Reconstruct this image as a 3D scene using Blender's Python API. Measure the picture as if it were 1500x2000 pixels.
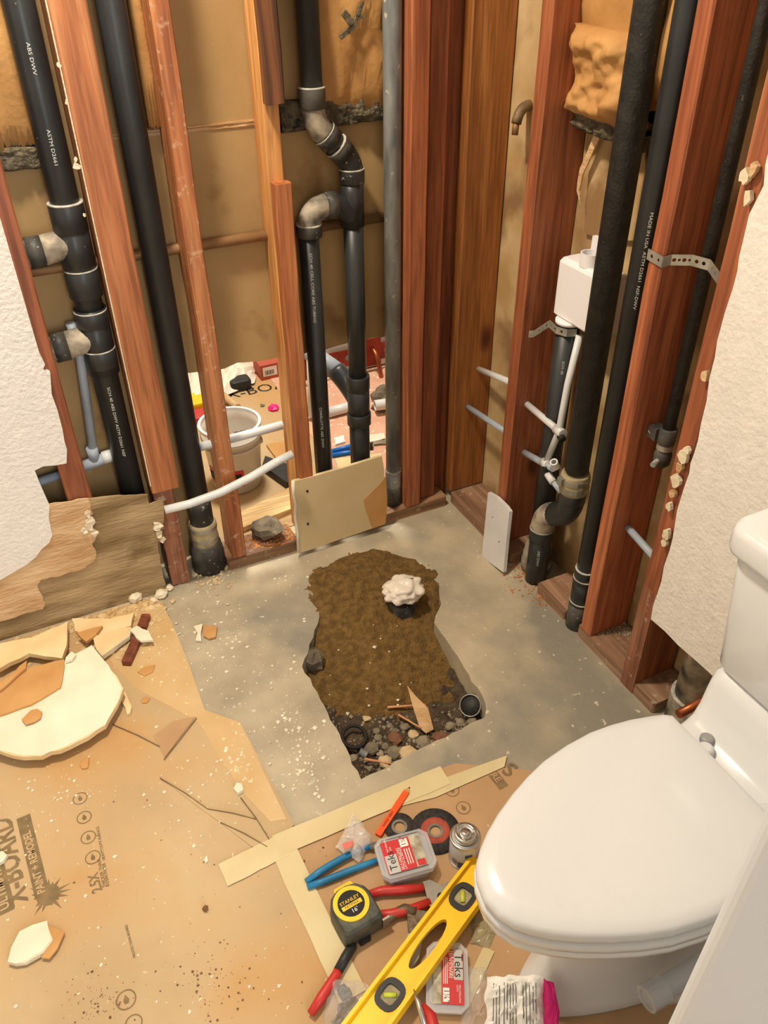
import bpy, bmesh, math, random
from mathutils import Vector, Matrix, noise
from mathutils.geometry import tessellate_polygon
random.seed(7)
for o in list(bpy.data.objects): bpy.data.objects.remove(o)
SC = bpy.context.scene
COL = SC.collection
PI = math.pi
# ------------------------------------------------------------------ camera
F, PITCH, YAW, ROLL, CAMH = 1593.87, .635746, .445826, .0104089, 1.45
fw = Vector((math.sin(YAW)*math.cos(PITCH), math.cos(YAW)*math.cos(PITCH), -math.sin(PITCH)))
rt0 = Vector((math.cos(YAW), -math.sin(YAW), 0)); dn0 = fw.cross(rt0)
rt = math.cos(ROLL)*rt0 + math.sin(ROLL)*dn0
dn = -math.sin(ROLL)*rt0 + math.cos(ROLL)*dn0
CAM = Vector((0, 0, CAMH))
cd = bpy.data.cameras.new('camera'); cam = bpy.data.objects.new('camera', cd); COL.objects.link(cam)
cd.sensor_fit = 'HORIZONTAL'; cd.sensor_width = 36; cd.lens = F/1500*36; cd.clip_start = .02
mw = Matrix((rt, -dn, -fw)).transposed().to_4x4(); mw.translation = CAM
cam.matrix_world = mw
SC.camera = cam
# ------------------------------------------------------------------ world, lights, exposure
w = bpy.data.worlds.new('world'); SC.world = w; w.use_nodes = True
w.node_tree.nodes['Background'].inputs[0].default_value = (.9, .93, 1, 1)
w.node_tree.nodes['Background'].inputs[1].default_value = .25
def area(name, loc, target, sx, sy, power, color):
    l = bpy.data.lights.new(name, 'AREA'); l.shape = 'RECTANGLE'; l.size = sx; l.size_y = sy
    l.energy = power; l.color = color
    o = bpy.data.objects.new(name, l); COL.objects.link(o); o.location = loc
    o.rotation_euler = (Vector(target)-Vector(loc)).to_track_quat('-Z', 'Y').to_euler()
    return o
area('ceiling_lamp_light', (.08, 1.36, 2.36), (.06, 1.20, 0), .16, .16, 40, (1, .87, .69))
area('doorway_daylight', (.25, -1.45, 1.25), (.5, 1.0, .7), .8, 1.9, 36, (.86, .93, 1))
area('next_room_lamp_light', (.7, 2.42, 2.36), (.75, 2.5, 0), .3, .3, 56, (1, .93, .82))
SC.view_settings.view_transform = 'Standard'; SC.view_settings.look = 'None'
SC.view_settings.gamma = 1; SC.view_settings.use_curve_mapping = False
SC.view_settings.exposure = .02
# ------------------------------------------------------------------ pixel -> place on a real plane
def ray(x, y): return rt*((x-750)/F) + dn*((y-1000)/F) + fw
def onz(x, y, z=0.): d = ray(x, y); return CAM + d*((z-CAM.z)/d.z)
def onx(x, y, X): d = ray(x, y); return CAM + d*((X-CAM.x)/d.x)
def ony(x, y, Y): d = ray(x, y); return CAM + d*((Y-CAM.y)/d.y)
A, B = 1.718, 1.051          # room faces of the back wall framing (y) and right wall framing (x)
# ------------------------------------------------------------------ mesh builder
def frame_of(d):
    d = d.normalized(); u = d.orthogonal().normalized(); return u, d.cross(u)
class MB:
    def __init__(s): s.v = []; s.f = []; s.sm = []
    def add(s, vs, fs, smooth=False):
        n = len(s.v); s.v += [Vector(p) for p in vs]
        s.f += [tuple(i+n for i in f) for f in fs]; s.sm += [smooth]*len(fs); return s
    def box(s, x0, x1, y0, y1, z0, z1, c=0., M=None):
        c = min(c, abs(x1-x0)*.45, abs(y1-y0)*.45)
        if c > 0:
            pr = [(x0+c,y0),(x1-c,y0),(x1,y0+c),(x1,y1-c),(x1-c,y1),(x0+c,y1),(x0,y1-c),(x0,y0+c)]
        else: pr = [(x0,y0),(x1,y0),(x1,y1),(x0,y1)]
        n = len(pr); vs = [Vector((a,b,z0)) for a,b in pr]+[Vector((a,b,z1)) for a,b in pr]
        if M: vs = [M@p for p in vs]
        fs = [tuple(range(n-1,-1,-1)), tuple(range(n,2*n))]+[(i,(i+1)%n,n+(i+1)%n,n+i) for i in range(n)]
        return s.add(vs, fs)
    def rings(s, rs, cap=True, smooth=True, closed=True):
        n = len(rs[0]); vs = [p for r in rs for p in r]; fs = []
        for k in range(len(rs)-1):
            for i in range(n if closed else n-1):
                j = (i+1) % n; fs.append((k*n+i, k*n+j, (k+1)*n+j, (k+1)*n+i))
        s.add(vs, fs, smooth)
        if cap and closed:
            s.add(rs[0], [tuple(range(n-1,-1,-1))]); s.add(rs[-1], [tuple(range(n))])
        return s
    def tube(s, pts, r, n=16, cap=True):
        pts = [Vector(p) for p in pts]; rr = r if isinstance(r, (list,tuple)) else [r]*len(pts)
        d0 = (pts[1]-pts[0]); u, _ = frame_of(d0); rs = []
        for i, p in enumerate(pts):
            d = (pts[min(i+1,len(pts)-1)]-pts[max(i-1,0)]).normalized()
            u = (u-d*u.dot(d)).normalized(); v = d.cross(u)
            rs.append([p+(u*math.cos(2*PI*k/n)+v*math.sin(2*PI*k/n))*rr[i] for k in range(n)])
        return s.rings(rs, cap)
    def ringtube(s, a, b, ro, ri, n=20):
        a, b = Vector(a), Vector(b); u, v = frame_of(b-a)
        def R(c, r): return [c+(u*math.cos(2*PI*k/n)+v*math.sin(2*PI*k/n))*r for k in range(n)]
        return s.rings([R(a,ri),R(a,ro),R(b,ro),R(b,ri),R(a,ri)], cap=False, smooth=False)
    def lathe(s, prof, c, axis=(0,0,1), n=28, cap=True):
        c = Vector(c); ax = Vector(axis).normalized(); u, v = frame_of(ax)
        rs = [[c+ax*h+(u*math.cos(2*PI*k/n)+v*math.sin(2*PI*k/n))*max(r,1e-5) for k in range(n)] for r, h in prof]
        return s.rings(rs, cap)
    def prism(s, poly, ex, holes=()):
        # poly: list of 3-D points (planar-ish), ex: extrusion vector (back side), holes: list of loops
        ex = Vector(ex); loops = [[Vector(p) for p in poly]]+[[Vector(p) for p in h] for h in holes]
        allv = [p for l in loops for p in l]; n = len(allv)
        tris = tessellate_polygon(loops)
        vs = allv+[p+ex for p in allv]; fs = []
        nrm = Vector((0,0,0))
        for t in tris: nrm += (allv[t[1]]-allv[t[0]]).cross(allv[t[2]]-allv[t[0]])
        for t in tris:
            c = (allv[t[1]]-allv[t[0]]).cross(allv[t[2]]-allv[t[0]])
            t2 = t if c.dot(ex) < 0 else (t[0],t[2],t[1])
            fs.append(tuple(t2)); fs.append((t2[0]+n,t2[2]+n,t2[1]+n))
        k = 0
        for l in loops:
            m = len(l); fs += [(k+i,k+(i+1)%m,n+k+(i+1)%m,n+k+i) for i in range(m)]; k += m
        return s.add(vs, fs)
    def xf(s, M): s.v = [M@p for p in s.v]; return s
def base_of(v):
    xs=[p.x for p in v]; ys=[p.y for p in v]; zs=[p.z for p in v]
    return Vector(((min(xs)+max(xs))/2, (min(ys)+max(ys))/2, min(zs)))
def mesh_of(name, mb, m, off):
    me = bpy.data.meshes.new(name); me.from_pydata([p-off for p in mb.v], [], mb.f)
    me.polygons.foreach_set('use_smooth', mb.sm)
    bm = bmesh.new(); bm.from_mesh(me); bmesh.ops.remove_doubles(bm, verts=bm.verts, dist=1e-6)
    bmesh.ops.recalc_face_normals(bm, faces=bm.faces); bm.to_mesh(me); bm.free()
    me.materials.append(m); return me
def tag(o, label=None, cat=None, group=None, kind=None):
    if label: o['label'] = label
    if cat: o['category'] = cat
    if group: o['group'] = group
    if kind: o['kind'] = kind
    return o
def obj(name, mb, m, parent=None, label=None, cat=None, group=None, kind=None):
    """verts in world space; part of `parent` or a top-level mesh with its origin at its base"""
    if parent is None: off = base_of(mb.v)
    else:
        r = parent
        while r.parent: r = r.parent
        off = r.location.copy()
    o = bpy.data.objects.new(name, mesh_of(name, mb, m, off)); COL.objects.link(o)
    if parent is None: o.location = off
    else: o.parent = parent
    return tag(o, label, cat, group, kind)
def thing(name, loc, label, cat, group=None):
    o = bpy.data.objects.new(name, None); COL.objects.link(o); o.location = loc; o.empty_display_size = .02
    return tag(o, label, cat, group)
def text(s, size, M, m, parent, name='lettering', ext=.0003, align='LEFT', sx=1., bold=0.):
    c = bpy.data.curves.new('t', 'FONT'); c.body = s; c.size = size; c.align_x = align; c.align_y = 'CENTER'; c.resolution_u = 2; c.offset = bold
    t = bpy.data.objects.new('t', c); COL.objects.link(t)
    me = bpy.data.meshes.new_from_object(t.evaluated_get(bpy.context.evaluated_depsgraph_get()))
    bpy.data.objects.remove(t); bpy.data.curves.remove(c)
    mb = MB(); mb.add([M@Vector((p.co.x*sx, p.co.y, ext)) for p in me.vertices], [tuple(q.vertices) for q in me.polygons])
    bpy.data.meshes.remove(me)
    if not mb.v: return None
    return obj(name, mb, m, parent)
def basis(o, x, y):
    x = Vector(x).normalized(); y = Vector(y); y = (y-x*y.dot(x)).normalized(); z = x.cross(y)
    m = Matrix((x, y, z)).transposed().to_4x4(); m.translation = Vector(o); return m
def lin(c): return tuple(((v/255/12.92) if v/255 <= .04045 else ((v/255+.055)/1.055)**2.4) for v in c)+(1,)
# ------------------------------------------------------------------ materials
MATS = {}
def mat(name, c1, c2=None, scale=8, rough=.6, metal=0, bump=0, bscale=None, stretch=(1,1,1), detail=4, trans=0, ior=1.45,
        spots=None, spot_scale=40, spot_amt=.65, rand=0, alpha=1, emis=0, coat=0, stains=None, stain_scale=3, stain_lo=.55, rlo=.35, rhi=.65):
    m = bpy.data.materials.new(name); m.use_nodes = True; nt = m.node_tree; N = nt.nodes; L = nt.links
    b = N['Principled BSDF']; b.inputs['Roughness'].default_value = rough; b.inputs['Metallic'].default_value = metal
    b.inputs['Transmission Weight'].default_value = trans; b.inputs['IOR'].default_value = ior; b.inputs['Alpha'].default_value = alpha
    b.inputs['Coat Weight'].default_value = coat
    b.inputs['Base Color'].default_value = lin(c1)
    tc = N.new('ShaderNodeTexCoord'); mp = N.new('ShaderNodeMapping'); mp.inputs['Scale'].default_value = stretch
    L.new(tc.outputs['Object'], mp.inputs[0])
    vec = mp.outputs[0]
    if rand:
        oi = N.new('ShaderNodeObjectInfo'); ad = N.new('ShaderNodeVectorMath'); ad.operation = 'ADD'
        mu = N.new('ShaderNodeMath'); mu.operation = 'MULTIPLY'; mu.inputs[1].default_value = 37
        L.new(oi.outputs['Random'], mu.inputs[0]); L.new(vec, ad.inputs[0]); L.new(mu.outputs[0], ad.inputs[1]); vec = ad.outputs[0]
    col = None
    def ns(sc, v=None, d=detail):
        n = N.new('ShaderNodeTexNoise'); n.inputs['Scale'].default_value = sc; n.inputs['Detail'].default_value = d
        L.new(v or vec, n.inputs['Vector']); return n.outputs['Fac']
    def ramp(fac, p0, p1, a=(0,0,0,1), c=(1,1,1,1)):
        r = N.new('ShaderNodeValToRGB'); r.color_ramp.elements[0].position = p0; r.color_ramp.elements[1].position = p1
        r.color_ramp.elements[0].color = a; r.color_ramp.elements[1].color = c; L.new(fac, r.inputs[0]); return r.outputs[0]
    def mix(f, a, c):
        x = N.new('ShaderNodeMix'); x.data_type = 'RGBA'; L.new(f, x.inputs[0]); L.new(a, x.inputs[6])
        if isinstance(c, tuple): x.inputs[7].default_value = c
        else: L.new(c, x.inputs[7])
        return x.outputs[2]
    if c2:
        col = ramp(ns(scale), rlo, rhi, lin(c1), lin(c2))
    if rand and col:
        hs = N.new('ShaderNodeHueSaturation'); mr = N.new('ShaderNodeMapRange')
        mr.inputs[3].default_value = 1-rand; mr.inputs[4].default_value = 1+rand
        L.new(oi.outputs['Random'], mr.inputs[0]); L.new(mr.outputs[0], hs.inputs['Value']); L.new(col, hs.inputs['Color']); col = hs.outputs[0]
    if col is None:
        rgb = N.new('ShaderNodeRGB'); rgb.outputs[0].default_value = lin(c1); col = rgb.outputs[0]
    if stains:
        col = mix(ramp(ns(stain_scale, tc.outputs['Object'], 5), stain_lo, stain_lo+.15), col, lin(stains))
    if spots:
        col = mix(ramp(ns(spot_scale, tc.outputs['Object'], 3), spot_amt, spot_amt+.03), col, lin(spots))
    L.new(col, b.inputs['Base Color'])
    if bump:
        bp = N.new('ShaderNodeBump'); bp.inputs['Strength'].default_value = bump; bp.inputs['Distance'].default_value = .01
        L.new(ns(bscale or scale*3, None, 4), bp.inputs['Height']); L.new(bp.outputs[0], b.inputs['Normal'])
    if emis:
        b.inputs['Emission Color'].default_value = lin(c1); b.inputs['Emission Strength'].default_value = emis
    MATS[name] = m; return m
def wood(name, c1, c2, c3, axis='z', dust=None, rough=.55):
    """long grain with knots along one axis"""
    m = bpy.data.materials.new(name); m.use_nodes = True; nt = m.node_tree; N = nt.nodes; L = nt.links
    b = N['Principled BSDF']; b.inputs['Roughness'].default_value = rough
    tc = N.new('ShaderNodeTexCoord'); oi = N.new('ShaderNodeObjectInfo')
    mu = N.new('ShaderNodeMath'); mu.operation = 'MULTIPLY'; mu.inputs[1].default_value = 23; L.new(oi.outputs['Random'], mu.inputs[0])
    ad = N.new('ShaderNodeVectorMath'); ad.operation = 'ADD'; L.new(tc.outputs['Object'], ad.inputs[0]); L.new(mu.outputs[0], ad.inputs[1])
    def mp(v, s):
        q = N.new('ShaderNodeMapping'); q.inputs['Scale'].default_value = s; L.new(v, q.inputs[0]); return q.outputs[0]
    st = {'z': (1,1,.05), 'x': (.05,1,1), 'y': (1,.05,1)}[axis]
    def ns(v, sc, d=4, dist=0):
        n = N.new('ShaderNodeTexNoise'); n.inputs['Scale'].default_value = sc; n.inputs['Detail'].default_value = d; n.inputs['Distortion'].default_value = dist
        L.new(v, n.inputs['Vector']); return n.outputs['Fac']
    def ramp(f, els):
        r = N.new('ShaderNodeValToRGB'); e = r.color_ramp.elements
        while len(e) < len(els): e.new(.5)
        for i, (p, c) in enumerate(els): e[i].position = p; e[i].color = c
        L.new(f, r.inputs[0]); return r.outputs[0]
    g1 = ns(mp(ad.outputs[0], st), 120, 5, .6); g2 = ns(mp(ad.outputs[0], st), 22, 3, 1.2)
    col = ramp(g2, [(.3, lin(c1)), (.52, lin(c2)), (.72, lin(c3))])
    gl = ramp(g1, [(.36, (.52,.45,.40,1)), (.58, (1.10,1.08,1.05,1))])
    mx = N.new('ShaderNodeMix'); mx.data_type = 'RGBA'; mx.blend_type = 'MULTIPLY'; mx.inputs[0].default_value = .65
    L.new(col, mx.inputs[6]); L.new(gl, mx.inputs[7]); col = mx.outputs[2]
    # knots
    kv = N.new('ShaderNodeTexVoronoi'); kv.inputs['Scale'].default_value = 3.1; kv.inputs['Randomness'].default_value = 1
    kst = {'z': (1.6,1.6,.8), 'x': (.8,1.6,1.6), 'y': (1.6,.8,1.6)}[axis]
    L.new(mp(ad.outputs[0], kst), kv.inputs['Vector'])
    kf = ramp(kv.outputs['Distance'], [(.05, (1,1,1,1)), (.13, (0,0,0,1))])
    mk = N.new('ShaderNodeMix'); mk.data_type = 'RGBA'; L.new(kf, mk.inputs[0]); L.new(col, mk.inputs[6]); mk.inputs[7].default_value = lin((92,44,20)); col = mk.outputs[2]
    hs = N.new('ShaderNodeHueSaturation'); mr = N.new('ShaderNodeMapRange'); mr.inputs[3].default_value = .86; mr.inputs[4].default_value = 1.12
    L.new(oi.outputs['Random'], mr.inputs[0]); L.new(mr.outputs[0], hs.inputs['Value']); L.new(col, hs.inputs['Color']); col = hs.outputs[0]
    if dust:
        f = ramp(ns(tc.outputs['Object'], 55, 5), [(.60, (0,0,0,1)), (.72, (.8,.8,.8,1))])
        md = N.new('ShaderNodeMix'); md.data_type = 'RGBA'; L.new(f, md.inputs[0]); L.new(col, md.inputs[6]); md.inputs[7].default_value = lin(dust); col = md.outputs[2]
    L.new(col, b.inputs['Base Color'])
    bp = N.new('ShaderNodeBump'); bp.inputs['Strength'].default_value = .18; bp.inputs['Distance'].default_value = .004
    L.new(g1, bp.inputs['Height']); L.new(bp.outputs[0], b.inputs['Normal'])
    MATS[name] = m; return m
W_TAN = wood('fir_tan', (138,84,38), (164,104,50), (184,126,70))
W_RED = wood('fir_red', (134,74,46), (162,94,60), (182,116,78))
W_ORG = wood('fir_orange', (148,86,48), (180,112,68), (204,142,94))
W_ORGD = wood('fir_orange_scuffed', (148,86,48), (180,112,68), (204,142,94), dust=(206,168,138))
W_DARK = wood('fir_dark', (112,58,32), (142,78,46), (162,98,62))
W_DUST = wood('fir_dusty', (112,66,46), (140,88,64), (158,110,84), dust=(196,180,160))
W_PLX = wood('fir_plate_x', (124,92,66), (152,116,86), (172,138,106), axis='x', dust=(180,165,140))
W_PLY = wood('fir_plate_y', (128,96,74), (156,120,94), (174,142,116), axis='y', dust=(185,165,145))
W_FRESH = wood('fir_fresh', (196,134,74), (216,160,98), (226,178,120))
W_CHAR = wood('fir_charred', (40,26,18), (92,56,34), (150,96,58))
W_PINE = wood('pine_x', (206,170,112), (222,190,136), (232,204,156), axis='x')
ABS = mat('abs_black', (34,36,37), (46,48,49), 9, .36, bump=.03, spots=(120,116,106), spot_scale=160, spot_amt=.73)
ABS_D = mat('abs_dusty', (36,36,36), (82,79,73), 14, .55, bump=.06, spots=(150,145,132), spot_scale=120, spot_amt=.66)
ABS_S = mat('abs_smooth', (40,42,43), (52,54,55), 7, .40)
ABS_P = mat('abs_plaster_dusted', (62,58,52), (176,164,144), 22, .8, bump=.15)
IRON = mat('cast_iron', (34,34,33), (52,50,46), 40, .55, bump=.25, bscale=180, spots=(110,105,95), spot_scale=120, spot_amt=.70)
GALV = mat('galvanised_steel', (104,108,110), (158,160,158), 26, .55, .25, bump=.06, stretch=(1,1,.3), spots=(196,190,176), spot_scale=60, spot_amt=.66)
STRAP = mat('strap_zinc', (150,148,138), (178,176,164), 40, .45, .6)
GLUE = mat('glue_ring', (196,192,180), (150,146,136), 60, .6)
PEX = mat('pex_white', (208,210,210), (224,226,226), 9, .38)
PEXG = mat('pex_grey_blue', (150,160,172), (178,188,198), 9, .4)
RUB = mat('rubber_band_beige', (150,136,104), (182,166,130), 30, .6, bump=.1)
COPPER = mat('copper', (176,98,60), (142,80,52), 20, .38, .85)
COPD = mat('copper_tarnished', (130,98,66), (158,122,84), 14, .55, .4)
PRINT = mat('print_white', (206,206,200), rough=.7)
INK = mat('print_dark', (118,98,66), (140,116,80), 40, .8)
INKB = mat('print_black', (28,26,24), rough=.7)
WHITEP = mat('wall_paint_white', (226,222,214), (232,228,220), 30, .6, bump=.28, bscale=110, detail=3)
PLAST = mat('plastic_white', (236,234,236), rough=.32)
DRYB = mat('drywall_back_paper', (164,132,86), (180,148,100), 5, .8, bump=.05, bscale=200, stains=(120,88,50), stain_scale=6, stain_lo=.60)
DRYB2 = mat('drywall_stained_paper', (176,142,92), (202,176,132), 7, .8, bump=.08, stains=(140,108,70), stain_scale=5, stain_lo=.5)
TORN1 = mat('torn_kraft_light', (188,148,102), (216,184,142), 14, .85, bump=.5, bscale=70, stretch=(.6,1,2.2), detail=8, stains=(176,132,84), stain_scale=8, stain_lo=.58)
TORN2 = mat('torn_kraft_grey', (124,100,64), (184,158,118), 9, .75, bump=.4, bscale=60, stretch=(.5,1,2.4), detail=8, stains=(104,80,46), stain_scale=7, stain_lo=.56)
GYP = mat('gypsum', (232,220,194), (216,200,168), 30, .9, bump=.3)
KRAFT = mat('insulation_kraft', (192,146,88), (164,116,62), 7, .75, bump=.3, bscale=30, spots=(48,36,24), spot_scale=38, spot_amt=.77)
FLUFF = mat('mineral_wool', (70,64,52), (118,106,84), 60, .95, bump=1, bscale=140)
CONC = mat('concrete', (156,145,124), (194,180,152), 7, .72, bump=.22, bscale=46, detail=9, stains=(140,134,120), stain_scale=3.2, stain_lo=.50, spots=(206,196,172), spot_scale=60, spot_amt=.68, rlo=.3, rhi=.7)
CONCD = mat('concrete_broken', (96,86,72), (134,122,102), 22, .9, bump=.8, bscale=60)
PAPER = mat('floor_board_paper', (184,156,116), (198,172,132), 5, .8, bump=.05, bscale=120, stains=(190,150,98), stain_scale=2.5, stain_lo=.5, spots=(224,206,168), spot_scale=75, spot_amt=.70)
PAPER2 = mat('floor_board_paper_light', (198,164,112), (210,180,134), 6, .8, bump=.08, bscale=100, spots=(228,210,170), spot_scale=55, spot_amt=.66)
PAPER_IN = mat('floor_board_paper_brown', (176,140,100), (190,154,114), 6, .8, bump=.05, spots=(214,190,156), spot_scale=70, spot_amt=.72)
TAPE = mat('masking_tape', (206,188,142), (214,198,154), 9, .65, bump=.05, spots=(150,120,76), spot_scale=110, spot_amt=.74)
SAND = mat('damp_sand', (104,78,38), (138,106,56), 60, .95, bump=1, bscale=220)
SOIL = mat('dark_soil', (62,50,38), (98,82,62), 40, .95, bump=1, bscale=160, spots=(168,156,136), spot_scale=90, spot_amt=.68)
PORC = mat('porcelain', (218,220,221), rough=.14, coat=.3)
PORC_S = mat('seat_plastic', (214,215,216), rough=.22, coat=.1)
# ================================================================== STRUCTURE
def jit(loop, step, amp, seed=0):
    """subdivide a closed 3-D loop and roughen it in its own plane"""
    rnd = random.Random(seed); out = []; n = len(loop)
    nrm = Vector((0,0,0)); pts = [Vector(p) for p in loop]
    for i in range(1, n-1): nrm += (pts[i]-pts[0]).cross(pts[i+1]-pts[0])
    nrm.normalize()
    for i in range(n):
        a, b = pts[i], pts[(i+1) % n]; d = b-a; k = max(1, int(d.length/step)); s = nrm.cross(d.normalized())
        for j in range(k):
            t = j/k; out.append(a.lerp(b, t)+(s*rnd.uniform(-amp, amp) if j else s*0))
    return out
HOLE_PX = [(622,1132),(618,1170),(624,1205),(612,1245),(590,1302),(640,1392),(705,1522),(946,1402),(948,1372),(900,1292),(848,1216),
           (862,1180),(858,1140),(812,1092),(730,1072),(660,1092)]
hole = jit([onz(*p) for p in HOLE_PX], .02, .0035, 3)
fl = MB().prism([(-1.6,-1.7,0),(2.6,-1.7,0),(2.6,3.9,0),(-1.6,3.9,0)], (0,0,-.13), [hole])
tag(obj('floor', fl, CONC), kind='structure')
tag(obj('ceiling', MB().box(-1.6,2.6,-1.7,3.9,2.42,2.47), WHITEP), kind='structure')
tag(obj('wall_front', MB().box(-1.6,2.6,-1.75,-1.7,0,2.42), WHITEP), kind='structure')
tag(obj('wall_left', MB().box(-1.65,-1.6,-1.7,3.9,0,2.42), WHITEP), kind='structure')
tag(obj('wall_next_room', MB().box(-1.6,2.6,3.9,3.95,0,2.42), WHITEP), kind='structure')
tag(obj('wall_outer_right', MB().box(2.6,2.65,-1.7,3.9,0,2.42), WHITEP), kind='structure')
# ---- far-side drywall of the back wall (brown paper face towards us), cut off at z=.55 right of the dark pipe
yb = A+.089
zc = .548
cut = [(-1.6,2.42),(1.15,2.42),(1.15,.02),(.93,.02),(.93,.555)]
cut += [(.93-i*.033, zc+random.uniform(-.006,.006)+(.006 if i > 9 else 0)) for i in range(1,19)]
cut += [(.30,.55),(.29,.02),(-1.6,.02)]
far = obj('wall_back', MB().prism([(x,yb,z) for x,z in cut], (0,.0127,0)), DRYB, kind='structure')
s1 = ony(360,250,yb); s2 = ony(490,237,yb)
obj('seam', MB().box(.27,.62,yb-.0025,yb,s1.z-.008,s1.z-.002).box(.27,.62,yb-.0035,yb,s1.z-.001,s1.z+.003), TORN1, far, 'pale drywall seam with paper tape')
# ---- far-side drywall of the right wall
xb = B+.115
farB = obj('wall_right_back', MB().box(xb,xb+.0127,-1.6,1.806,.0,2.42), DRYB2, kind='structure')
# ---- painted drywall left of the opening (textured white), with torn layers below
yw = A-.0127
wp = [(77,690),(88,712),(84,722),(98,728),(101,770),(112,800),(122,838),(126,862),(131,878),(130,905),(108,909),(84,911),(68,919),(76,940),(88,968),(97,988),
      (95,1010),(99,1030),(102,1046),(96,1060),(80,1074),(70,1088),(52,1103),(30,1116),(0,1133)]
pp = [ony(x,y,yw) for x,y in wp]
pp = [Vector((-1.6,yw,2.42)), Vector((pp[0].x,yw,2.42)), Vector((pp[0].x+.003,yw,1.3)), Vector((pp[0].x-.002,yw,1.0))]+pp+[Vector((-.42,yw,.09)), Vector((-.7,yw,.03)), Vector((-1.6,yw,0))]
wl = obj('wall_back_painted', MB().prism(pp, (0,.0122,0)), WHITEP, kind='structure')
t1 = [(60,1085),(97,985),(130,981),(172,974),(177,990),(182,1003),(170,1012),(178,1028),(188,1048),(180,1062),(188,1080),(182,1098),(165,1110),(120,1125),(80,1133),
      (73,1144),(80,1160),(89,1178),(84,1190),(62,1196),(30,1206),(0,1214)]
q = [ony(x,y,yw+.004) for x,y in t1]+[Vector((-.5,yw+.004,.02)), Vector((-.9,yw+.004,.03)), Vector((-.4,yw+.004,.15))]
obj('torn_paper', MB().prism(jit(q,.010,.0028,5), (0,.004,0)), TORN1, wl, 'torn light brown drywall paper')
t2 = [(150,980),(168,974),(210,970),(288,966),(292,985),(318,976),(322,990),(320,1018),(312,1032),(320,1045),(308,1060),(310,1078),(316,1112),(300,1130),(285,1138),(240,1158),(180,1182),(120,1203),(60,1224),(0,1243)]
q = [ony(x,y,yw+.0085) for x,y in t2]
q = [Vector((p.x,p.y,p.z if i < 12 else 0.)) for i, p in enumerate(q)]+[Vector((-.5,yw+.0085,.0)), Vector((-.5,yw+.0085,.12))]
obj('exposed_backing', MB().prism(jit(q,.012,.0016,6), (0,.004,0)), TORN2, wl, 'grey brown exposed drywall backing with water stains')
rnd = random.Random(5)
def crumb(mb, c, r, seed=0, flat=.7):
    rr = random.Random(seed); n = 7; rs = []
    c = Vector(c); q = Matrix.Rotation(rr.uniform(0,6.28), 3, 'Z')@Matrix.Rotation(rr.uniform(-.4,.4), 3, 'X')
    for k, (h, s) in enumerate(((-.9,.55),(-.3,1),(.4,.9),(.9,.4))):
        rs.append([c+q@Vector((math.cos(2*PI*i/n)*r*s*rr.uniform(.7,1.15), math.sin(2*PI*i/n)*r*s*rr.uniform(.7,1.15), h*r*flat*rr.uniform(.8,1.1))) for i in range(n)])
    return mb.rings(rs, True, False)
for i, (x, y, r) in enumerate(((178,1018,.012),(172,1005,.009),(184,1042,.010),(165,1038,.008),(308,1030,.014),(312,1045,.012),(318,1055,.008),(176,1028,.013))):
    c = ony(x,y,yw+.001); rf = random.Random(i+50); fl_ = [c+Vector((math.cos(a_)*r*rf.uniform(.4,1.1), rf.uniform(-.003,.002), math.sin(a_)*r*rf.uniform(.5,1.3))) for a_ in [2*PI*k/9 for k in range(9)]]
    obj('gypsum_flake', MB().prism(fl_, (0,.008,0)), GYP, wl)
# ---- painted drywall of the right wall
xw = B-.0127
zb = .247; ye = .879
ed = [(ye, zb)]
rr = random.Random(11); z = zb
while z < 2.40:
    ed.append((ye+rr.uniform(-.003,.004)+(.006 if .8 < z < 1.1 else 0), z)); z += rr.uniform(.02,.05)
ed += [(ye,2.42),(-1.7,2.42),(-1.7,.0),(.30,0),(.30,zb)]
k = 14
ed += [(.30+(ye-.30)*i/k, zb+rr.uniform(-.003,.003)) for i in range(1,k)]
wr = obj('wall_right', MB().prism([(xw,y,z) for y,z in ed], (.0122,0,0)), WHITEP, kind='structure')
for i, (px, py, r, mm) in enumerate(((1332,895,.016,GYP),(1325,915,.014,TORN1),(1318,938,.015,GYP),(1313,965,.012,TORN1),(1305,990,.010,GYP),(1300,1045,.014,GYP),(1296,1060,.010,GYP),
                                   (1452,345,.012,GYP),(1470,330,.012,TORN1),(1375,735,.012,TORN1),(1338,880,.010,GYP),(1458,385,.012,GYP))):
    c = onx(px,py,xw+.001); r *= .8; rf = random.Random(i+20); fl_ = [c+Vector((0, math.cos(a_)*r*rf.uniform(.5,1.1), math.sin(a_)*r*rf.uniform(.7,1.5))) for a_ in [2*PI*k/9 for k in range(9)]]
    obj('torn_edge_flake', MB().prism(fl_, (.008,0,0)), mm, wr)
# ---- white door casing / wall end beside the camera
dj = ray(1396,1790); ex = .300; ey = .300*dj.y/dj.x+.0052
cs = []
for i in range(7):
    a = PI/2*i/6; cs.append((ex+.018-.018*math.sin(a), ey-.018+.018*math.cos(a)))
pr = [(1.03,ey),(1.03,-.05)]+[(ex,-.05)]
loop = [(1.03,ey)]+cs+[(ex,-.05),(1.03,-.05)]
jm = MB().prism([(x,y,2.42) for x,y in loop], (0,0,-2.42))
CASE = mat('casing_paint', (206,212,220), rough=.45, bump=.02, bscale=30)
tag(obj('trim_1', jm, CASE), kind='structure')
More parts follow.
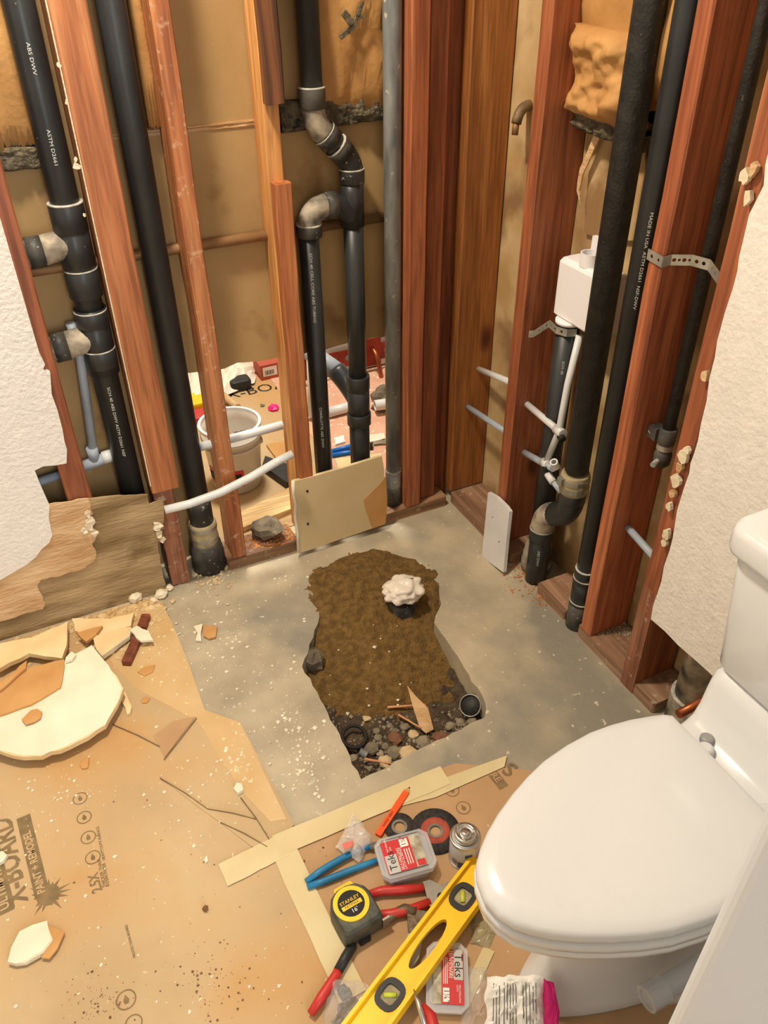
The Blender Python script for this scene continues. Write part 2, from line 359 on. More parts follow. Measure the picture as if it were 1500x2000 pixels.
# ================================================================== FRAMING
ZT = 2.41
def stud(x0,x1,y0,y1,z0,z1,m,label,name='wall_stud',grp=None,jag=0,top_jag=0,wob=.0012,seed=0):
    rr = random.Random(seed or int(x0*1000+y0*777)); mb = MB(); n = 14; rs = []; c = .003
    for k in range(n+1):
        z = z0+(z1-z0)*k/n; dx, dy = rr.uniform(-wob,wob), rr.uniform(-wob,wob)
        pr = [(x0+c,y0),(x1-c,y0),(x1,y0+c),(x1,y1-c),(x1-c,y1),(x0+c,y1),(x0,y1-c),(x0,y0+c)]
        rs.append([Vector((a+dx, b+dy, z+(rr.uniform(0,jag) if k == 0 else rr.uniform(-top_jag,0) if k == n else 0))) for a, b in pr])
    mb.rings(rs, True, False)
    return obj(name, mb, m, None, label, 'stud' if name == 'wall_stud' else 'plate', grp)
stud(.003,.058,A,A+.088,.0,ZT,W_RED,'narrow red stud at the torn edge of the white wall, left of the stack')
s1o = stud(.1945,.262,A-.001,A+.088,.307,ZT,W_ORG,'broad orange stud with white paint drips between the two left black pipes')
obj('paint_edge', MB().box(.1932,.1955,A-.0022,A+.003,.33,2.3), GYP, s1o, 'white paint line along the edge')
for px_, py_, r_ in ((150,325,.007),(131,200,.004),(148,312,.004),(115,128,.004),(165,420,.003)):
    c_ = ony(px_,py_,A-.002); rf = random.Random(px_); obj('paint_blob', MB().prism([c_+Vector((math.cos(a_)*r_*rf.uniform(.5,1.2),0,math.sin(a_)*r_*rf.uniform(.7,1.5))) for a_ in [2*PI*k/9 for k in range(9)]], (0,.003,0)), GYP, s1o)
lo = stud(.196,.246,A+.004,A+.088,.0,.305,W_DUST,'short weathered stud stub with broken foot below the broad orange stud',jag=.014,seed=4)
stud(.368,.405,A,A+.088,.037,ZT,W_ORGD,'scuffed rounded orange stud standing right of the thick dark vent pipe',wob=.0022)
stud(.569,.606,A+.024,A+.088,.037,ZT,W_FRESH,'tall stud with a fresh pale notch, behind the sawn sister stud')
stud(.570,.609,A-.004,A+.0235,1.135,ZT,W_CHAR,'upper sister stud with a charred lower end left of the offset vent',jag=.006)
stud(.571,.610,A-.006,A+.0235,.235,.985,W_ORG,'sawn-off sister stud with its flat top showing, left of the looped vent',jag=.0)
stud(.895,.941,A,A+.088,.037,ZT,W_RED,'rough sawn corner stud right of the grey galvanised pipe')
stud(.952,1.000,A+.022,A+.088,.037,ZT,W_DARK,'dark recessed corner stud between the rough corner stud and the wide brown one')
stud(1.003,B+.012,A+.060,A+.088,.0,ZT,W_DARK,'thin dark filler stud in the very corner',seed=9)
stud(B,B+.114,1.735,1.773,.037,ZT,W_TAN,'wide brown stud at the corner with two white tubes entering it')
stud(B,B+.114,1.453,1.491,.037,ZT,W_RED,'red stud carrying the metal strap, behind the white plastic box')
stud(B,B+.114,1.055,1.092,.034,ZT,W_RED,'red stud with perforated strap, right of the twin black pipes')
t4 = stud(B,B+.114,.888,.931,.0,ZT,W_RED,'red stud along the broken edge of the white right wall',seed=8)
obj('dusty_foot', MB().box(B-.002,B+.02,.889,.930,.0,.30), W_DUST, t4, 'plaster-dusted lower end')
def plate(mb, m, label): return obj('bottom_plate', mb, m, None, label, 'plate')
plate(MB().box(.352,.555,A,A+.088,0,.034,.004), W_PLX, 'dusty bottom plate on the slab left of the leaning drywall scrap')
plate(MB().box(.615,1.03,A,A+.088,0,.034,.004), W_PLX, 'bottom plate behind the leaning drywall scrap and below the corner studs')
plate(MB().box(B,B+.114,.822,1.100,0,.032,.004), W_PLY, 'bottom plate along the slab below the right wall studs near the toilet')
plate(MB().box(B,B+.114,1.155,1.275,0,.030,.004), W_PLY, 'short bottom plate piece between the two black floor pipes')
plate(MB().box(B,B+.114,1.40,1.733,0,.034,.004), W_PLY, 'bottom plate at the corner behind the leaning white board')
# ================================================================== PIPES
def ptext(parent, s, c, r, ztop, size=.009):
    n = Vector((-c[0], -c[1], 0)).normalized()
    n = (Matrix.Rotation(.5, 3, 'Z')@n) if False else n
    x = Vector((0,0,-1)); M = basis(Vector((c[0],c[1],ztop))+n*(r+.0004), x, n.cross(x))
    text(s, size, M, PRINT, parent, 'printed_lettering', .0002, sx=1.3)
def vpipe(name, label, c, r, z0, z1, m=ABS, cat='pipe', group=None):
    t = thing(name, (c[0],c[1],z0), label, cat, group)
    obj('pipe', MB().tube([(c[0],c[1],z0),(c[0],c[1],z1)], r, 24), m, t); return t
def hub(t, c, z0, z1, r, m=ABS_S, name='hub', ring=True):
    h = obj(name, MB().lathe([(r*.93,z0),(r,z0+.002),(r,z1-.002),(r*.97,z1)], (c[0],c[1],0), n=24), m, t)
    if ring: obj('glue_ring', MB().lathe([(r*.99,z1-.0015),(r*1.01,z1-.0005),(r*1.0,z1+.0015),(r*.9,z1+.0018)], (c[0],c[1],0), n=24), GLUE, h)
    return h
def arc(p0, p1, p2, k=8):
    p0,p1,p2 = Vector(p0),Vector(p1),Vector(p2)
    return [p0*(1-t)**2+p1*2*t*(1-t)+p2*t*t for t in [i/k for i in range(k+1)]]
# -- left stack with two side tees
c = (.154, A+.045); r = .0285
t = vpipe('drain_stack', 'black drain stack with two side tees at the far left of the framing', c, r, 0, ZT)
def zA(px,py,d=.018): return ony(px,py,A+d).z
for za, zb2 in ((.935,.992),(.80,.86),(.735,.77),(.64,.682)):
    hub(t, c, za, zb2, .0345)
for zt in (.905,.70):
    tee = obj('tee', MB().tube([(c[0],c[1],zt-.075),(c[0],c[1],zt+.075)], .0335, 24), ABS, t)
    obj('branch', MB().tube([(c[0],c[1],zt+.012),(c[0]-.035,c[1],zt+.006),(c[0]-.075,c[1],zt)], [.029,.029,.030], 20), ABS_P, tee)
    obj('branch_pipe', MB().tube([(c[0]-.07,c[1],zt),(c[0]-.15,c[1]+.002,zt-.004)], .0265, 20), ABS_P, tee)
    obj('branch_hub', MB().tube([(c[0]-.062,c[1],zt+.001),(c[0]-.092,c[1],zt)], .031, 20), ABS_D, tee)
ptext(t, 'ASTM D2661', c, r, 1.13); ptext(t, 'SCH 40 ABS DWV ASTM D2661 NSF', c, r, .60); ptext(t, 'ABS DWV', c, r, 1.27)
# -- thick dark vent
c = (.309, A+.045); r = .0275
t = vpipe('vent_pipe', 'smooth dark vent pipe rising from a beige banded coupling by the broad orange stud', c, r, .10, ZT, ABS_S)
obj('riser', MB().lathe([(.046,-.01),(.045,.05),(.040,.085),(.036,.09)], (c[0],c[1],0)), ABS_D, t)
cp = obj('coupling', MB().lathe([(.034,.085),(.036,.09),(.036,.15),(.034,.155)], (c[0],c[1],0)), RUB, t, 'beige rubber coupling')
for z in (.10,.135): obj('clamp_band', MB().ringtube((c[0],c[1],z),(c[0],c[1],z+.012), .0375,.0355), STRAP, cp)
obj('reducer', MB().lathe([(.0275,.23),(.031,.21),(.031,.15),(.029,.148)], (c[0],c[1],0)), ABS_D, t)
# -- looped vent in the middle
yv = A+.045; cT = (.686, yv); cR = (.771, yv); cL = (.662, yv); r = .0235
t = thing('looped_vent_pipe', (.72,yv,.04), 'black vent pipe with elbow offset, side tee and two legs in the middle bay', 'pipe')
obj('pipe', MB().tube([(cT[0],yv,1.14),(cT[0],yv,ZT)], r, 24), ABS_S, t)
hub(t, cT, 1.115, 1.155, .0285, ABS_D)
el = MB().tube(arc((cT[0],yv,1.12),(cT[0],yv,1.085),(cT[0]+.025,yv,1.062)), .0255, 20)
obj('elbow', el, ABS_P, t)
dgn = Vector((.70,0,-.72))
p0 = Vector((cT[0]+.022,yv,1.066))
obj('offset_pipe', MB().tube([p0, (cR[0]-.012,yv,1.012)], .0235, 20), ABS_D, t)
hb = obj('elbow_hub', MB().tube([p0, p0+dgn*.028], .0285, 20), ABS_D, t)
obj('glue_ring', MB().tube([p0+dgn*.001, p0+dgn*.004], .0292, 20), GLUE, hb)
hb = obj('elbow_hub', MB().tube([(cR[0]-.036,yv,1.038),(cR[0]-.016,yv,1.015)], .0285, 20), ABS_D, t)
obj('glue_ring', MB().tube([Vector((cR[0]-.036,yv,1.038)), Vector((cR[0]-.033,yv,1.035))], .0292, 20), GLUE, hb)
obj('elbow', MB().tube(arc((cR[0]-.022,yv,1.024),(cR[0],yv,1.0),(cR[0],yv,.975)), .0265, 20), ABS_D, t)
hub(t, cR, .955, .985, .0290, ABS_D)
obj('tee', MB().tube([(cR[0],yv,.86),(cR[0],yv,.965)], .0265, 22), ABS, t)
br = obj('tee_branch', MB().tube(arc((cR[0],yv,.875),(cR[0]-.018,yv,.912),(cR[0]-.055,yv,.914)), .0255, 20), ABS, t)
obj('branch_hub', MB().tube([(cR[0]-.042,yv,.914),(cR[0]-.068,yv,.914)], .0285, 20), ABS_D, br)
obj('elbow', MB().tube(arc((cR[0]-.062,yv,.914),(cL[0],yv,.914),(cL[0],yv,.868),10), .026, 20), ABS_P, t)
hub(t, cL, .85, .878, .0290, ABS_D)
obj('leg_pipe', MB().tube([(cL[0],yv,.036),(cL[0]-.003,yv,.865)], r, 24), ABS, t)
obj('leg_pipe', MB().tube([(cR[0],yv,.45),(cR[0],yv,.88)], r, 24), ABS_S, t)
obj('lower_leg_pipe', MB().tube([(cR[0],yv,.036),(cR[0],yv,.46)], .0275, 24), ABS, t)
hub(t, cR, .435, .475, .031, ABS_S, ring=False)
hub(t, cR, .33, .365, .0325, ABS_S, ring=False)
obj('lower_tee', MB().tube([(cR[0],yv,.35),(cR[0],yv,.445)], .0295, 22), ABS_S, t)
lb = obj('lower_branch', MB().tube(arc((cR[0],yv+.01,.40),(cR[0]-.01,yv+.045,.435),(cR[0]-.025,yv+.085,.455)), .027, 20), ABS_S, t)
obj('branch_pipe', MB().tube([(cR[0]-.02,yv+.075,.452),(cR[0]-.062,yv+.20,.475)], .024, 20), PEXG, lb, 'dust-whitened branch pipe')
ptext(t, 'SCH 40 CELL CORE ABS TUBING', (cL[0]-.001,yv), r, .82); ptext(t, 'CHARLOTTE ABS DWV', (cL[0],yv), r, .42)
# -- galvanised pipe
c = (.872, A+.043)
t = vpipe('galvanised_pipe', 'weathered grey galvanised pipe standing against the corner studs', c, .0205, .09, ZT, GALV)
obj('bottom_coupling', MB().lathe([(.022,.09),(.0225,.10),(.0225,.145),(.0215,.15)], (c[0],c[1],0)), GALV, t)
obj('clamp_ring', MB().ringtube((c[0],c[1],.145),(c[0],c[1],.152), .0235,.020), STRAP, t)
obj('black_foot', MB().lathe([(.024,.0),(.024,.085),(.020,.095)], (c[0],c[1],0)), ABS_D, t, 'black pipe foot')
# -- copper line across the back
a = ony(330,480,A+.080); b = ony(740,430,A+.080)
zc2 = (a.z+b.z)/2
t = obj('copper_line', MB().tube([(-.4,A+.078,zc2),(.93,A+.074,zc2)], .0115, 14), COPD, None, 'tarnished copper line running level behind the back wall studs', 'pipe')
# -- thick rough pipe, right wall
def cB(px,py,X): return onx(px,py,X)
a = cB(1272,0,B+.035); b = cB(1128,900,B+.035); yc = (a.y+b.y)/2; xc = B+.035; r = .0278
t = thing('rough_black_drain', (xc,yc,0), 'rough black drain pipe with a steel banded coupling and S-bend, right wall', 'pipe')
obj('pipe', MB().tube([(xc,yc,.40),(xc,yc,ZT)], r, 24), IRON, t)
zc1 = onx(1120,938,B+.01).z; zc0 = onx(1115,975,B+.01).z
cp = obj('coupling', MB().lathe([(.0325,zc0),(.0335,zc0+.004),(.0335,zc1-.004),(.032,zc1)], (xc,yc,0)), RUB, t, 'steel banded rubber coupling')
for z in (zc0+.008, zc1-.022): obj('clamp_band', MB().ringtube((xc,yc,z),(xc,yc,z+.013), .0352,.033), STRAP, cp)
obj('screw_housing', MB().box(xc-.045,xc-.030,yc-.004,yc+.012,zc1-.024,zc1-.006,.002), STRAP, cp)
e2 = Vector((1.078, 1.318, 0))
hub(t, (xc,yc), zc0-.03, zc0, .0315, ABS_S)
pts = arc((xc,yc,zc0-.02),(xc,yc,zc0-.075),(xc-.004,yc+.05,zc0-.10))+arc((xc-.004,yc+.05,zc0-.10),(e2.x,e2.y,zc0-.115),(e2.x,e2.y,zc0-.175))[1:]
obj('elbow', MB().tube(pts[:9], .0305, 20), ABS_S, t)
obj('elbow', MB().tube(pts[8:], .0305, 20), ABS_P, t, 'plaster-dusted elbow')
hub(t, (e2.x,e2.y), zc0-.20, zc0-.165, .0315, ABS_S)
obj('foot_pipe', MB().tube([(e2.x,e2.y,-.01),(e2.x,e2.y,zc0-.17)], .0278, 24), ABS, t)
ptext(t, 'ABS DWV', (e2.x,e2.y), .0278, .12)
# -- thin black pipe
c = (B+.022, 1.128); r = .0235
t = vpipe('thin_black_drain', 'slim black drain pipe tucked against the strapped red stud, right wall', c, r, .10, ZT, ABS)
for z0,z1,rr2 in ((.155,.185,.0275),(.145,.158,.029),(.075,.085,.029)): hub(t, c, z0, z1, rr2, ABS)
obj('lower_fitting', MB().lathe([(.0275,.075),(.0275,.15)], (c[0],c[1],0)), ABS, t)
obj('foot_pipe', MB().lathe([(.0285,-.01),(.0285,.08)], (c[0],c[1],0)), ABS_D, t)
ptext(t, 'MADE IN USA  ASTM D2661  NSF-DWV', c, r, 1.02, .008)
# -- pipe below the white box
a = cB(1106,690,B+.062); b = cB(1072,960,B+.062); yc7 = (a.y+b.y)/2; x7 = B+.055
t = vpipe('box_drain_pipe', 'dark pipe below the white plastic box, held by the metal strap', (x7,yc7), .0265, .10, onx(1108,640,x7-.02).z, ABS_S)
obj('sweep_fitting', MB().lathe([(.040,.0),(.042,.03),(.036,.075),(.030,.11),(.0285,.12)], (x7,yc7,0)), ABS_P, t)
ptext(t, 'SCH 40', (x7,yc7), .0265, .63, .008); ptext(t, 'NSF', (x7,yc7), .0265, .47, .008)
ztop7 = onx(1108,640,x7-.02).z
# -- white box
x0 = B+.040; y1 = min(1.449,onx(1083,560,x0).y); y0 = 1.238; z0 = onx(1085,618,x0).z; z1 = onx(1088,498,x0).z
t = thing('plastic_outlet_box', (B+.05,(y0+y1)/2,z0-.03), 'white plastic outlet box with open collar between the studs, right wall', 'plastic box')
bx = MB(); rs = []
for z, s in ((z0,.006),(z0+.006,0),(z1-.010,0),(z1-.003,.004),(z1,.010)):
    ring = []
    X0, X1, Y0, Y1 = x0+s, B+.108-s, y0+s, y1-s; rd = .012
    for cx, cy, a0 in ((X0+rd,Y0+rd,PI),(X1-rd,Y0+rd,1.5*PI),(X1-rd,Y1-rd,0),(X0+rd,Y1-rd,.5*PI)):
        for i in range(5): a = a0+PI/2*i/4; ring.append(Vector((cx+rd*math.cos(a), cy+rd*math.sin(a), z)))
    rs.append(ring)
bx.rings(rs, True, False); obj('box', bx, PLAST, t)
cx, cy = x0+.024, onx(1152,500,x0+.022).y
obj('collar', MB().ringtube((cx,cy,z1-.001),(cx,cy,z1+.026), .0215, .0185, 28), PLAST, t)
obj('outlet_collar', MB().tube([(x7,yc7,ztop7),(x7,yc7,z0+.002)], .030, 24), PLAST, t)
obj('back_collar', MB().box(B+.092,B+.112,cy-.02,cy+.04,z1-.01,z1+.045,.004), PLAST, t)
# -- small rear pipe behind the strapped stud
a = cB(1487,60,B+.055); b = cB(1305,840,B+.055); yc6 = (a.y+b.y)/2
zc6 = b.z
t = vpipe('slim_iron_pipe', 'slim black iron pipe in the bay beside the broken edge of the white wall', (B+.055,yc6), .0125, zc6, ZT, IRON)
obj('clamp', MB().lathe([(.016,zc6-.03),(.0175,zc6-.028),(.0175,zc6+.004),(.015,zc6+.006)], (B+.055,yc6,0)), ABS_D, t)
obj('clamp_ear', MB().box(B+.035,B+.06,yc6+.012,yc6+.034,zc6-.026,zc6), ABS_D, t)
obj('clamp_ring', MB().ringtube((B+.055,yc6,zc6-.042),(B+.055,yc6,zc6-.030), .0165,.010), STRAP, t)
obj('valve_body', MB().lathe([(.008,zc6-.085),(.017,zc6-.075),(.018,zc6-.055),(.013,zc6-.040)], (B+.055,yc6,0)), ABS_D, t)
obj('valve_stem', MB().tube([(B+.05,yc6,zc6-.064),(B+.02,yc6-.012,zc6-.064)], .006, 10), GALV, t)
# -- wide pipe under the cut right wall
p = onz(1335,1400,0.02)
c = (B+.055, p.y+.0)
c = (B+.045, .765)
t = thing('dusty_wide_pipe', (c[0],c[1],0), 'wide plaster-dusted black pipe under the cut edge of the right wall', 'pipe')
obj('pipe', MB().tube([(c[0],c[1],.08),(c[0],c[1],.9)], .043, 28), ABS_P, t)
hub(t, c, .0, .10, .050, ABS_P)
# -- PEX lines
def pex(name, pts, r, label, m=PEX, group=None, end=True):
    mb = MB().tube(pts, r, 14, cap=True); return obj(name, mb, m, None, label, 'tube', group)
s = ony(935,721,1.735); e = ony(990,752,1.492)
e = Vector((max(e.x,B+.02), e.y, e.z)); pex('pex_tube', [s,e], .0082, 'upper white tube crossing the corner bay of the right wall')
s = ony(914,795,1.735); e = ony(982,850,1.492)
e = Vector((max(e.x,B+.02), e.y, e.z)); pex('pex_tube', [s,e], .0082, 'lower pale blue tube crossing the corner bay of the right wall', PEXG)
# manifold right of the red stud
s1_ = ony(1030,790,1.452); j1 = onx(1092,842,B+.022); up = onx(1132,655,B+.060); j2 = onx(1066,905,B+.022); s2_ = ony(1024,884,1.452); j3 = onx(1080,915,B+.014)
t = thing('pex_manifold', Vector((j2.x,j2.y,j2.z-.03)), 'white branching water tubes with tees beside the rough black drain', 'tube')
obj('tube', MB().tube([s1_, j1], .0082, 14), PEX, t); obj('tube', MB().tube([up, up.lerp(j1,.5)+Vector((-.004,0,0)), j1, j2], .0080, 14), PEX, t)
obj('tube', MB().tube([s2_, j3], .0085, 14), PEXG, t)
for j, d in ((j1, (j1-s1_).normalized()), (j2, (j3-s2_).normalized())):
    f_ = obj('tee_fitting', MB().tube([j-d*.014, j+d*.018], .0115, 14), PEX, t)
    obj('black_sleeve', MB().tube([j+d*.012+Vector((-.004,0,-.006)), j+d*.026+Vector((-.004,0,-.010))], .0085, 12), INKB, f_)
k_ = onx(1086,912,B+.008)
obj('open_stub', MB().ringtube(k_, k_+Vector((-.012,-.004,.020)), .0095, .006, 16), PEX, t)
k_ = onx(1074,932,B+.016)
obj('cap_fitting', MB().tube([k_+Vector((0,.010,.004)), k_+Vector((0,-.016,-.006))], .0095, 14), PEX, t); obj('tube', MB().tube([k_, k_+Vector((.004,-.05,-.02))], .007, 12), PEXG, t)
hs_ = mat('hole_edge_wood', (196,128,70), (170,100,52), 30, .7)
s = ony(1226,1030,1.054); e = onx(1268,1062,B+.012)
e = Vector((s.x-.01, .932, s.z-.012)); pex('pex_tube', [s,e], .0082, 'pale tube stub low in the bay beside the strapped red stud', PEXG)
# left PEX riser with tee
a = ony(153,672,A+.066); b = ony(184,895,A+.066)
t = thing('pex_riser', Vector((b.x,b.y,b.z-.02)), 'grey-white water riser with a tee behind the left drain stack', 'tube')
obj('tube', MB().tube([a+Vector((-.006,0,.05)),a,b], .0105, 14), PEXG, t)
obj('tee_fitting', MB().tube([b+Vector((0,0,.03)), b+Vector((0,0,-.004))], .0135, 14), PEXG, t)
l_ = b+Vector((-.035,0,-.016)); r_ = b+Vector((.035,0,-.004))
obj('tee_fitting', MB().tube([l_, r_], .0135, 14), PEXG, t); obj('collar', MB().tube([r_-Vector((.016,0,.001)), r_+Vector((.006,0,.001))], .0155, 14), PEX, t)
obj('tube', MB().tube([l_, l_+Vector((-.30,0,-.035))], .0105, 14), PEXG, t); obj('tube', MB().tube([r_, r_+Vector((.012,0,.002))], .010, 14), PEXG, t)
# long curved tube in front of the left studs
ctl = [(322,996,-.03),(370,984,-.035),(430,962,-.038),(490,932,-.042),(540,902,-.046),(572,886,-.05)]
mb = MB().tube([ony(x,y,A+d) for x,y,d in ctl], .0105, 16); ct = obj('curved_pex_tube', mb, PEX, None, 'long curved white tube bending in front of the left studs', 'tube')
pex('pex_tube', [ony(386,874,A+.058), ony(470,852,A+.058), ony(552,830,A+.058)], .0115, 'short white tube passing behind the scuffed stud above the bucket')
# -- metal straps
def strap(name, pts, up, wdt, holes, label, parent=None):
    mb = MB(); up = Vector(up).normalized()
    for i in range(len(pts)-1):
        a, b = Vector(pts[i]), Vector(pts[i+1]); d = b-a; n = d.cross(up).normalized()
        hl = []
        for t_, r_ in holes.get(i, ()):
            c_ = a+d*t_; dd = d.normalized(); hl.append([c_+(dd*math.cos(2*PI*k/8)+up*math.sin(2*PI*k/8))*r_ for k in range(8)])
        mb.prism([a-up*wdt/2, b-up*wdt/2, b+up*wdt/2, a+up*wdt/2], n*.0012, hl)
    return obj(name, mb, STRAP, None, label, 'strap')
a = onx(1272,498,B-.002); zst = a.z
strap('perforated_strap', [(B-.003,1.093,zst),(B-.003,1.054,zst-.003),(B+.012,1.050,zst),(B+.034,yc6+.016,zst+.004),(B+.044,yc6-.016,zst+.004),(B+.01,.934,zst+.004)], (0,0,1), .019,
      {0:((.3,.0035),(.75,.0028)),2:((.15,.0035),(.4,.0025),(.65,.0035),(.9,.0025)),3:((.3,.0035),(.7,.0035)),4:((.3,.003),(.6,.0035))}, 'perforated steel strap wrapped from the red stud round the slim iron pipe')
a = ony(1032,652,1.452); zs = ztop7-.012
strap('perforated_strap', [(a.x,1.451,a.z),(a.x+.010,1.444,a.z+.001),(x7-.030,yc7+.028,zs+.004),(x7-.031,yc7+.0,zs),(x7-.020,yc7-.024,zs),(x7,yc7-.031,zs)], (0,0,1), .017,
      {1:((.35,.003),(.6,.002),(.85,.0035)),2:((.3,.002),(.8,.003)),3:((.5,.003),)}, 'perforated steel strap holding the dark pipe below the white box')
# old pipe elbow high in the corner bay
p = onx(1016,218,B+.080)
t = thing('old_elbow_stub', p+Vector((.0,.0,-.05)), 'old brown pipe elbow stub high in the corner bay', 'pipe')
obj('elbow', MB().tube(arc(p+Vector((.045,.02,.006)), p+Vector((-.002,.0,.016)), p+Vector((-.012,-.006,-.022))), .0115, 14), mat('old_bronze', (98,78,54), (134,112,84), 40, .6, .3, bump=.2), t)
obj('stub', MB().tube([p+Vector((-.012,-.006,-.02)), p+Vector((-.014,-.007,-.045))], .0075, 12), COPD, t)
# ================================================================== INSULATION
def batt(name, p00, p10, p01, p11, out, bulge, amp, label, m=KRAFT, n=22, jag=0, seed=0, sc=14, back=.02):
    """lumpy paper-faced batt: bottom-left, bottom-right, top-left, top-right corners"""
    out = Vector(out).normalized(); p00,p10,p01,p11 = map(Vector,(p00,p10,p01,p11)); vs = []; fs = []; rr = random.Random(seed)
    jg = [rr.uniform(0,jag) for _ in range(n+1)]
    for j in range(n+1):
        for i in range(n+1):
            u, v = i/n, j/n; p = (p00*(1-u)+p10*u)*(1-v)+(p01*(1-u)+p11*u)*v
            b_ = bulge*(1-(2*u-1)**4)*(1-(2*v-1)**6)
            q = p*sc+Vector((seed*3.1,seed,0)); d = noise.fractal(q, .9, 2.1, 4)*amp + abs(noise.noise(q*.7))*amp
            p = p+out*(b_+d)
            if j == 0: p = p+(p01-p00).normalized()*jg[i]
            vs.append(p)
    k = n+1; fs = [(j*k+i, j*k+i+1, (j+1)*k+i+1, (j+1)*k+i) for j in range(n) for i in range(n)]
    mb = MB(); mb.add(vs, fs, True)
    # solid back
    bk = [v-out*(back+bulge+amp) for v in vs]
    rim = [i for i in range(k)]+[j*k+n for j in range(1,k)]+[n*k+i for i in range(n-1,-1,-1)]+[j*k for j in range(n-1,0,-1)]
    L_ = len(rim); mb.add([vs[i] for i in rim]+[bk[i] for i in rim], [(a,(a+1)%L_,L_+(a+1)%L_,L_+a) for a in range(L_)]+[tuple(range(L_,2*L_))])
    return mb
def batt_thing(name, label, args, fl=None, **kw):
    mb = batt(name, *args, label, **kw); t = thing(name, base_of(mb.v), label, 'insulation'); obj('kraft_facing', mb, KRAFT, t)
    if fl: obj('loose_wool', batt('w', *fl, '', n=20, jag=.030, seed=5, sc=40), FLUFF, t)
    return t
ya = A+.072
za_ = ony(690,228,ya).z
batt_thing('insulation_batt', 'crumpled kraft-faced insulation behind the offset vent pipe',
    ((.700,ya,za_),(.885,ya,za_),(.700,ya,2.3),(.885,ya,2.3),(0,-1,0),.016,.020),
    ((.625,ya+.004,za_-.022),(.885,ya+.004,za_-.014),(.625,ya+.004,za_+.045),(.885,ya+.004,za_+.03),(0,-1,0),.008,.014), jag=.016, seed=2)
batt_thing('insulation_batt', 'kraft-faced insulation at the far left behind the drain stack',
    ((.045,ya,1.085),(.135,ya,1.075),(.045,ya,2.3),(.135,ya,2.3),(0,-1,0),.010,.014),
    ((.0,ya+.004,1.055),(.15,ya+.004,1.05),(.0,ya+.004,1.10),(.15,ya+.004,1.09),(0,-1,0),.004,.010), jag=.03, seed=3)
batt_thing('insulation_batt', 'thin strip of kraft insulation between dark vent pipe and scuffed stud',
    ((.345,ya,1.10),(.372,ya,1.10),(.345,ya,2.3),(.372,ya,2.3),(0,-1,0),.012,.008), None, jag=.01, seed=8, n=12)
tr_ = [ony(*q,A+.036) for q in ((668,78),(662,70),(684,52),(668,30),(676,18),(692,40),(704,10),(712,0),(706,26),(716,34),(702,38),(692,58))]
bt0 = [o for o in bpy.data.objects if o.name == 'insulation_batt'][0]
obj('torn_slit', MB().prism(tr_, (0,.004,0)), FLUFF, bt0, 'dark torn slit in the paper')
# right bay: folded pillow of kraft
zi = onx(1180,245,B+.03).z; xi = B+.075
mb_ = batt('b', (xi,1.452,zi+.05),(xi,1.11,zi+.05),(xi,1.452,2.3),(xi,1.11,2.3),(-1,0,0),.025,.016,'',n=26,seed=4,sc=11)
t = thing('insulation_batt', base_of(mb_.v), 'folded bulging kraft insulation above the white plastic box', 'insulation')
obj('kraft_facing', mb_, KRAFT, t)
obj('folded_pillow', batt('b', (xi-.01,1.450,zi+.004),(xi-.01,1.236,zi-.012),(xi-.01,1.450,zi+.150),(xi-.01,1.236,zi+.150),(-1,0,0),.040,.024,'',n=36,seed=6,sc=13), KRAFT, t)
obj('loose_wool', batt('b', (xi,1.450,zi-.030),(xi,1.236,zi-.045),(xi,1.450,zi+.03),(xi,1.236,zi+.03),(-1,0,0),.012,.018,'',n=16,seed=9,sc=40,jag=.02), FLUFF, t)
fp = [onx(*q,B+.085) for q in ((1178,250),(1160,262),(1145,300),(1132,330),(1128,352),(1126,372),(1133,400),(1131,372),(1138,340),(1152,310))]
obj('hanging_paper', MB().prism(fp, (.003,0,0)), TORN1, t)
bp_ = [onx(*q,B+.105) for q in ((1200,250),(1160,285),(1150,330),(1146,380),(1142,430),(1140,455),(1185,470),(1260,470),(1260,250))]
obj('backing_board', MB().prism(bp_, (.004,0,0)), DRYB2, t)
# ================================================================== PIT: sand and soil
def field(x0,x1,y0,y1,n,m_,h):
    mb = MB(); vs = []
    for j in range(m_+1):
        for i in range(n+1):
            x = x0+(x1-x0)*i/n; y = y0+(y1-y0)*j/m_; vs.append(Vector((x,y,h(x,y))))
    k = n+1; mb.add(vs, [(j*k+i,j*k+i+1,(j+1)*k+i+1,(j+1)*k+i) for j in range(m_) for i in range(n)], True); return mb
fc = onz(786,1172,.02)            # capped drain stub
def sand_h(x, y):
    nz = noise.fractal(Vector((x*26,y*26,1.3)), 1, 2, 5)*.0055+noise.noise(Vector((x*130,y*130,4)))*.0022
    cx, cy = .655, 1.47
    dx, dy = x-cx, y-cy
    if dy > 0: d = math.hypot(dx/(.175 if dx > 0 else .150), dy/.150); h = .016*(1-d**2)
    else: h = .016-.016*(abs(dx)/(.19 if dx > 0 else .16))**2-.325*(-dy)**1.15
    h += noise.noise(Vector((x*9,y*9,7)))*.007
    return h+nz
obj('sand_heap', field(.36,.88,1.06,1.68,150,170,sand_h), SAND, None, 'damp brown sand filling the back of the pit and spilling onto the slab', 'sand', kind='stuff')
def soil_h(x, y):
    return -.082+noise.fractal(Vector((x*30,y*30,9)),1,2,5)*.010+.02*max(0,(x-.66)/.1)**2+noise.noise(Vector((x*150,y*150,2)))*.002
obj('pit_soil', field(.36,.78,.92,1.36,110,110,soil_h), SOIL, None, 'dark crumbly soil at the front of the pit', 'soil', kind='stuff')
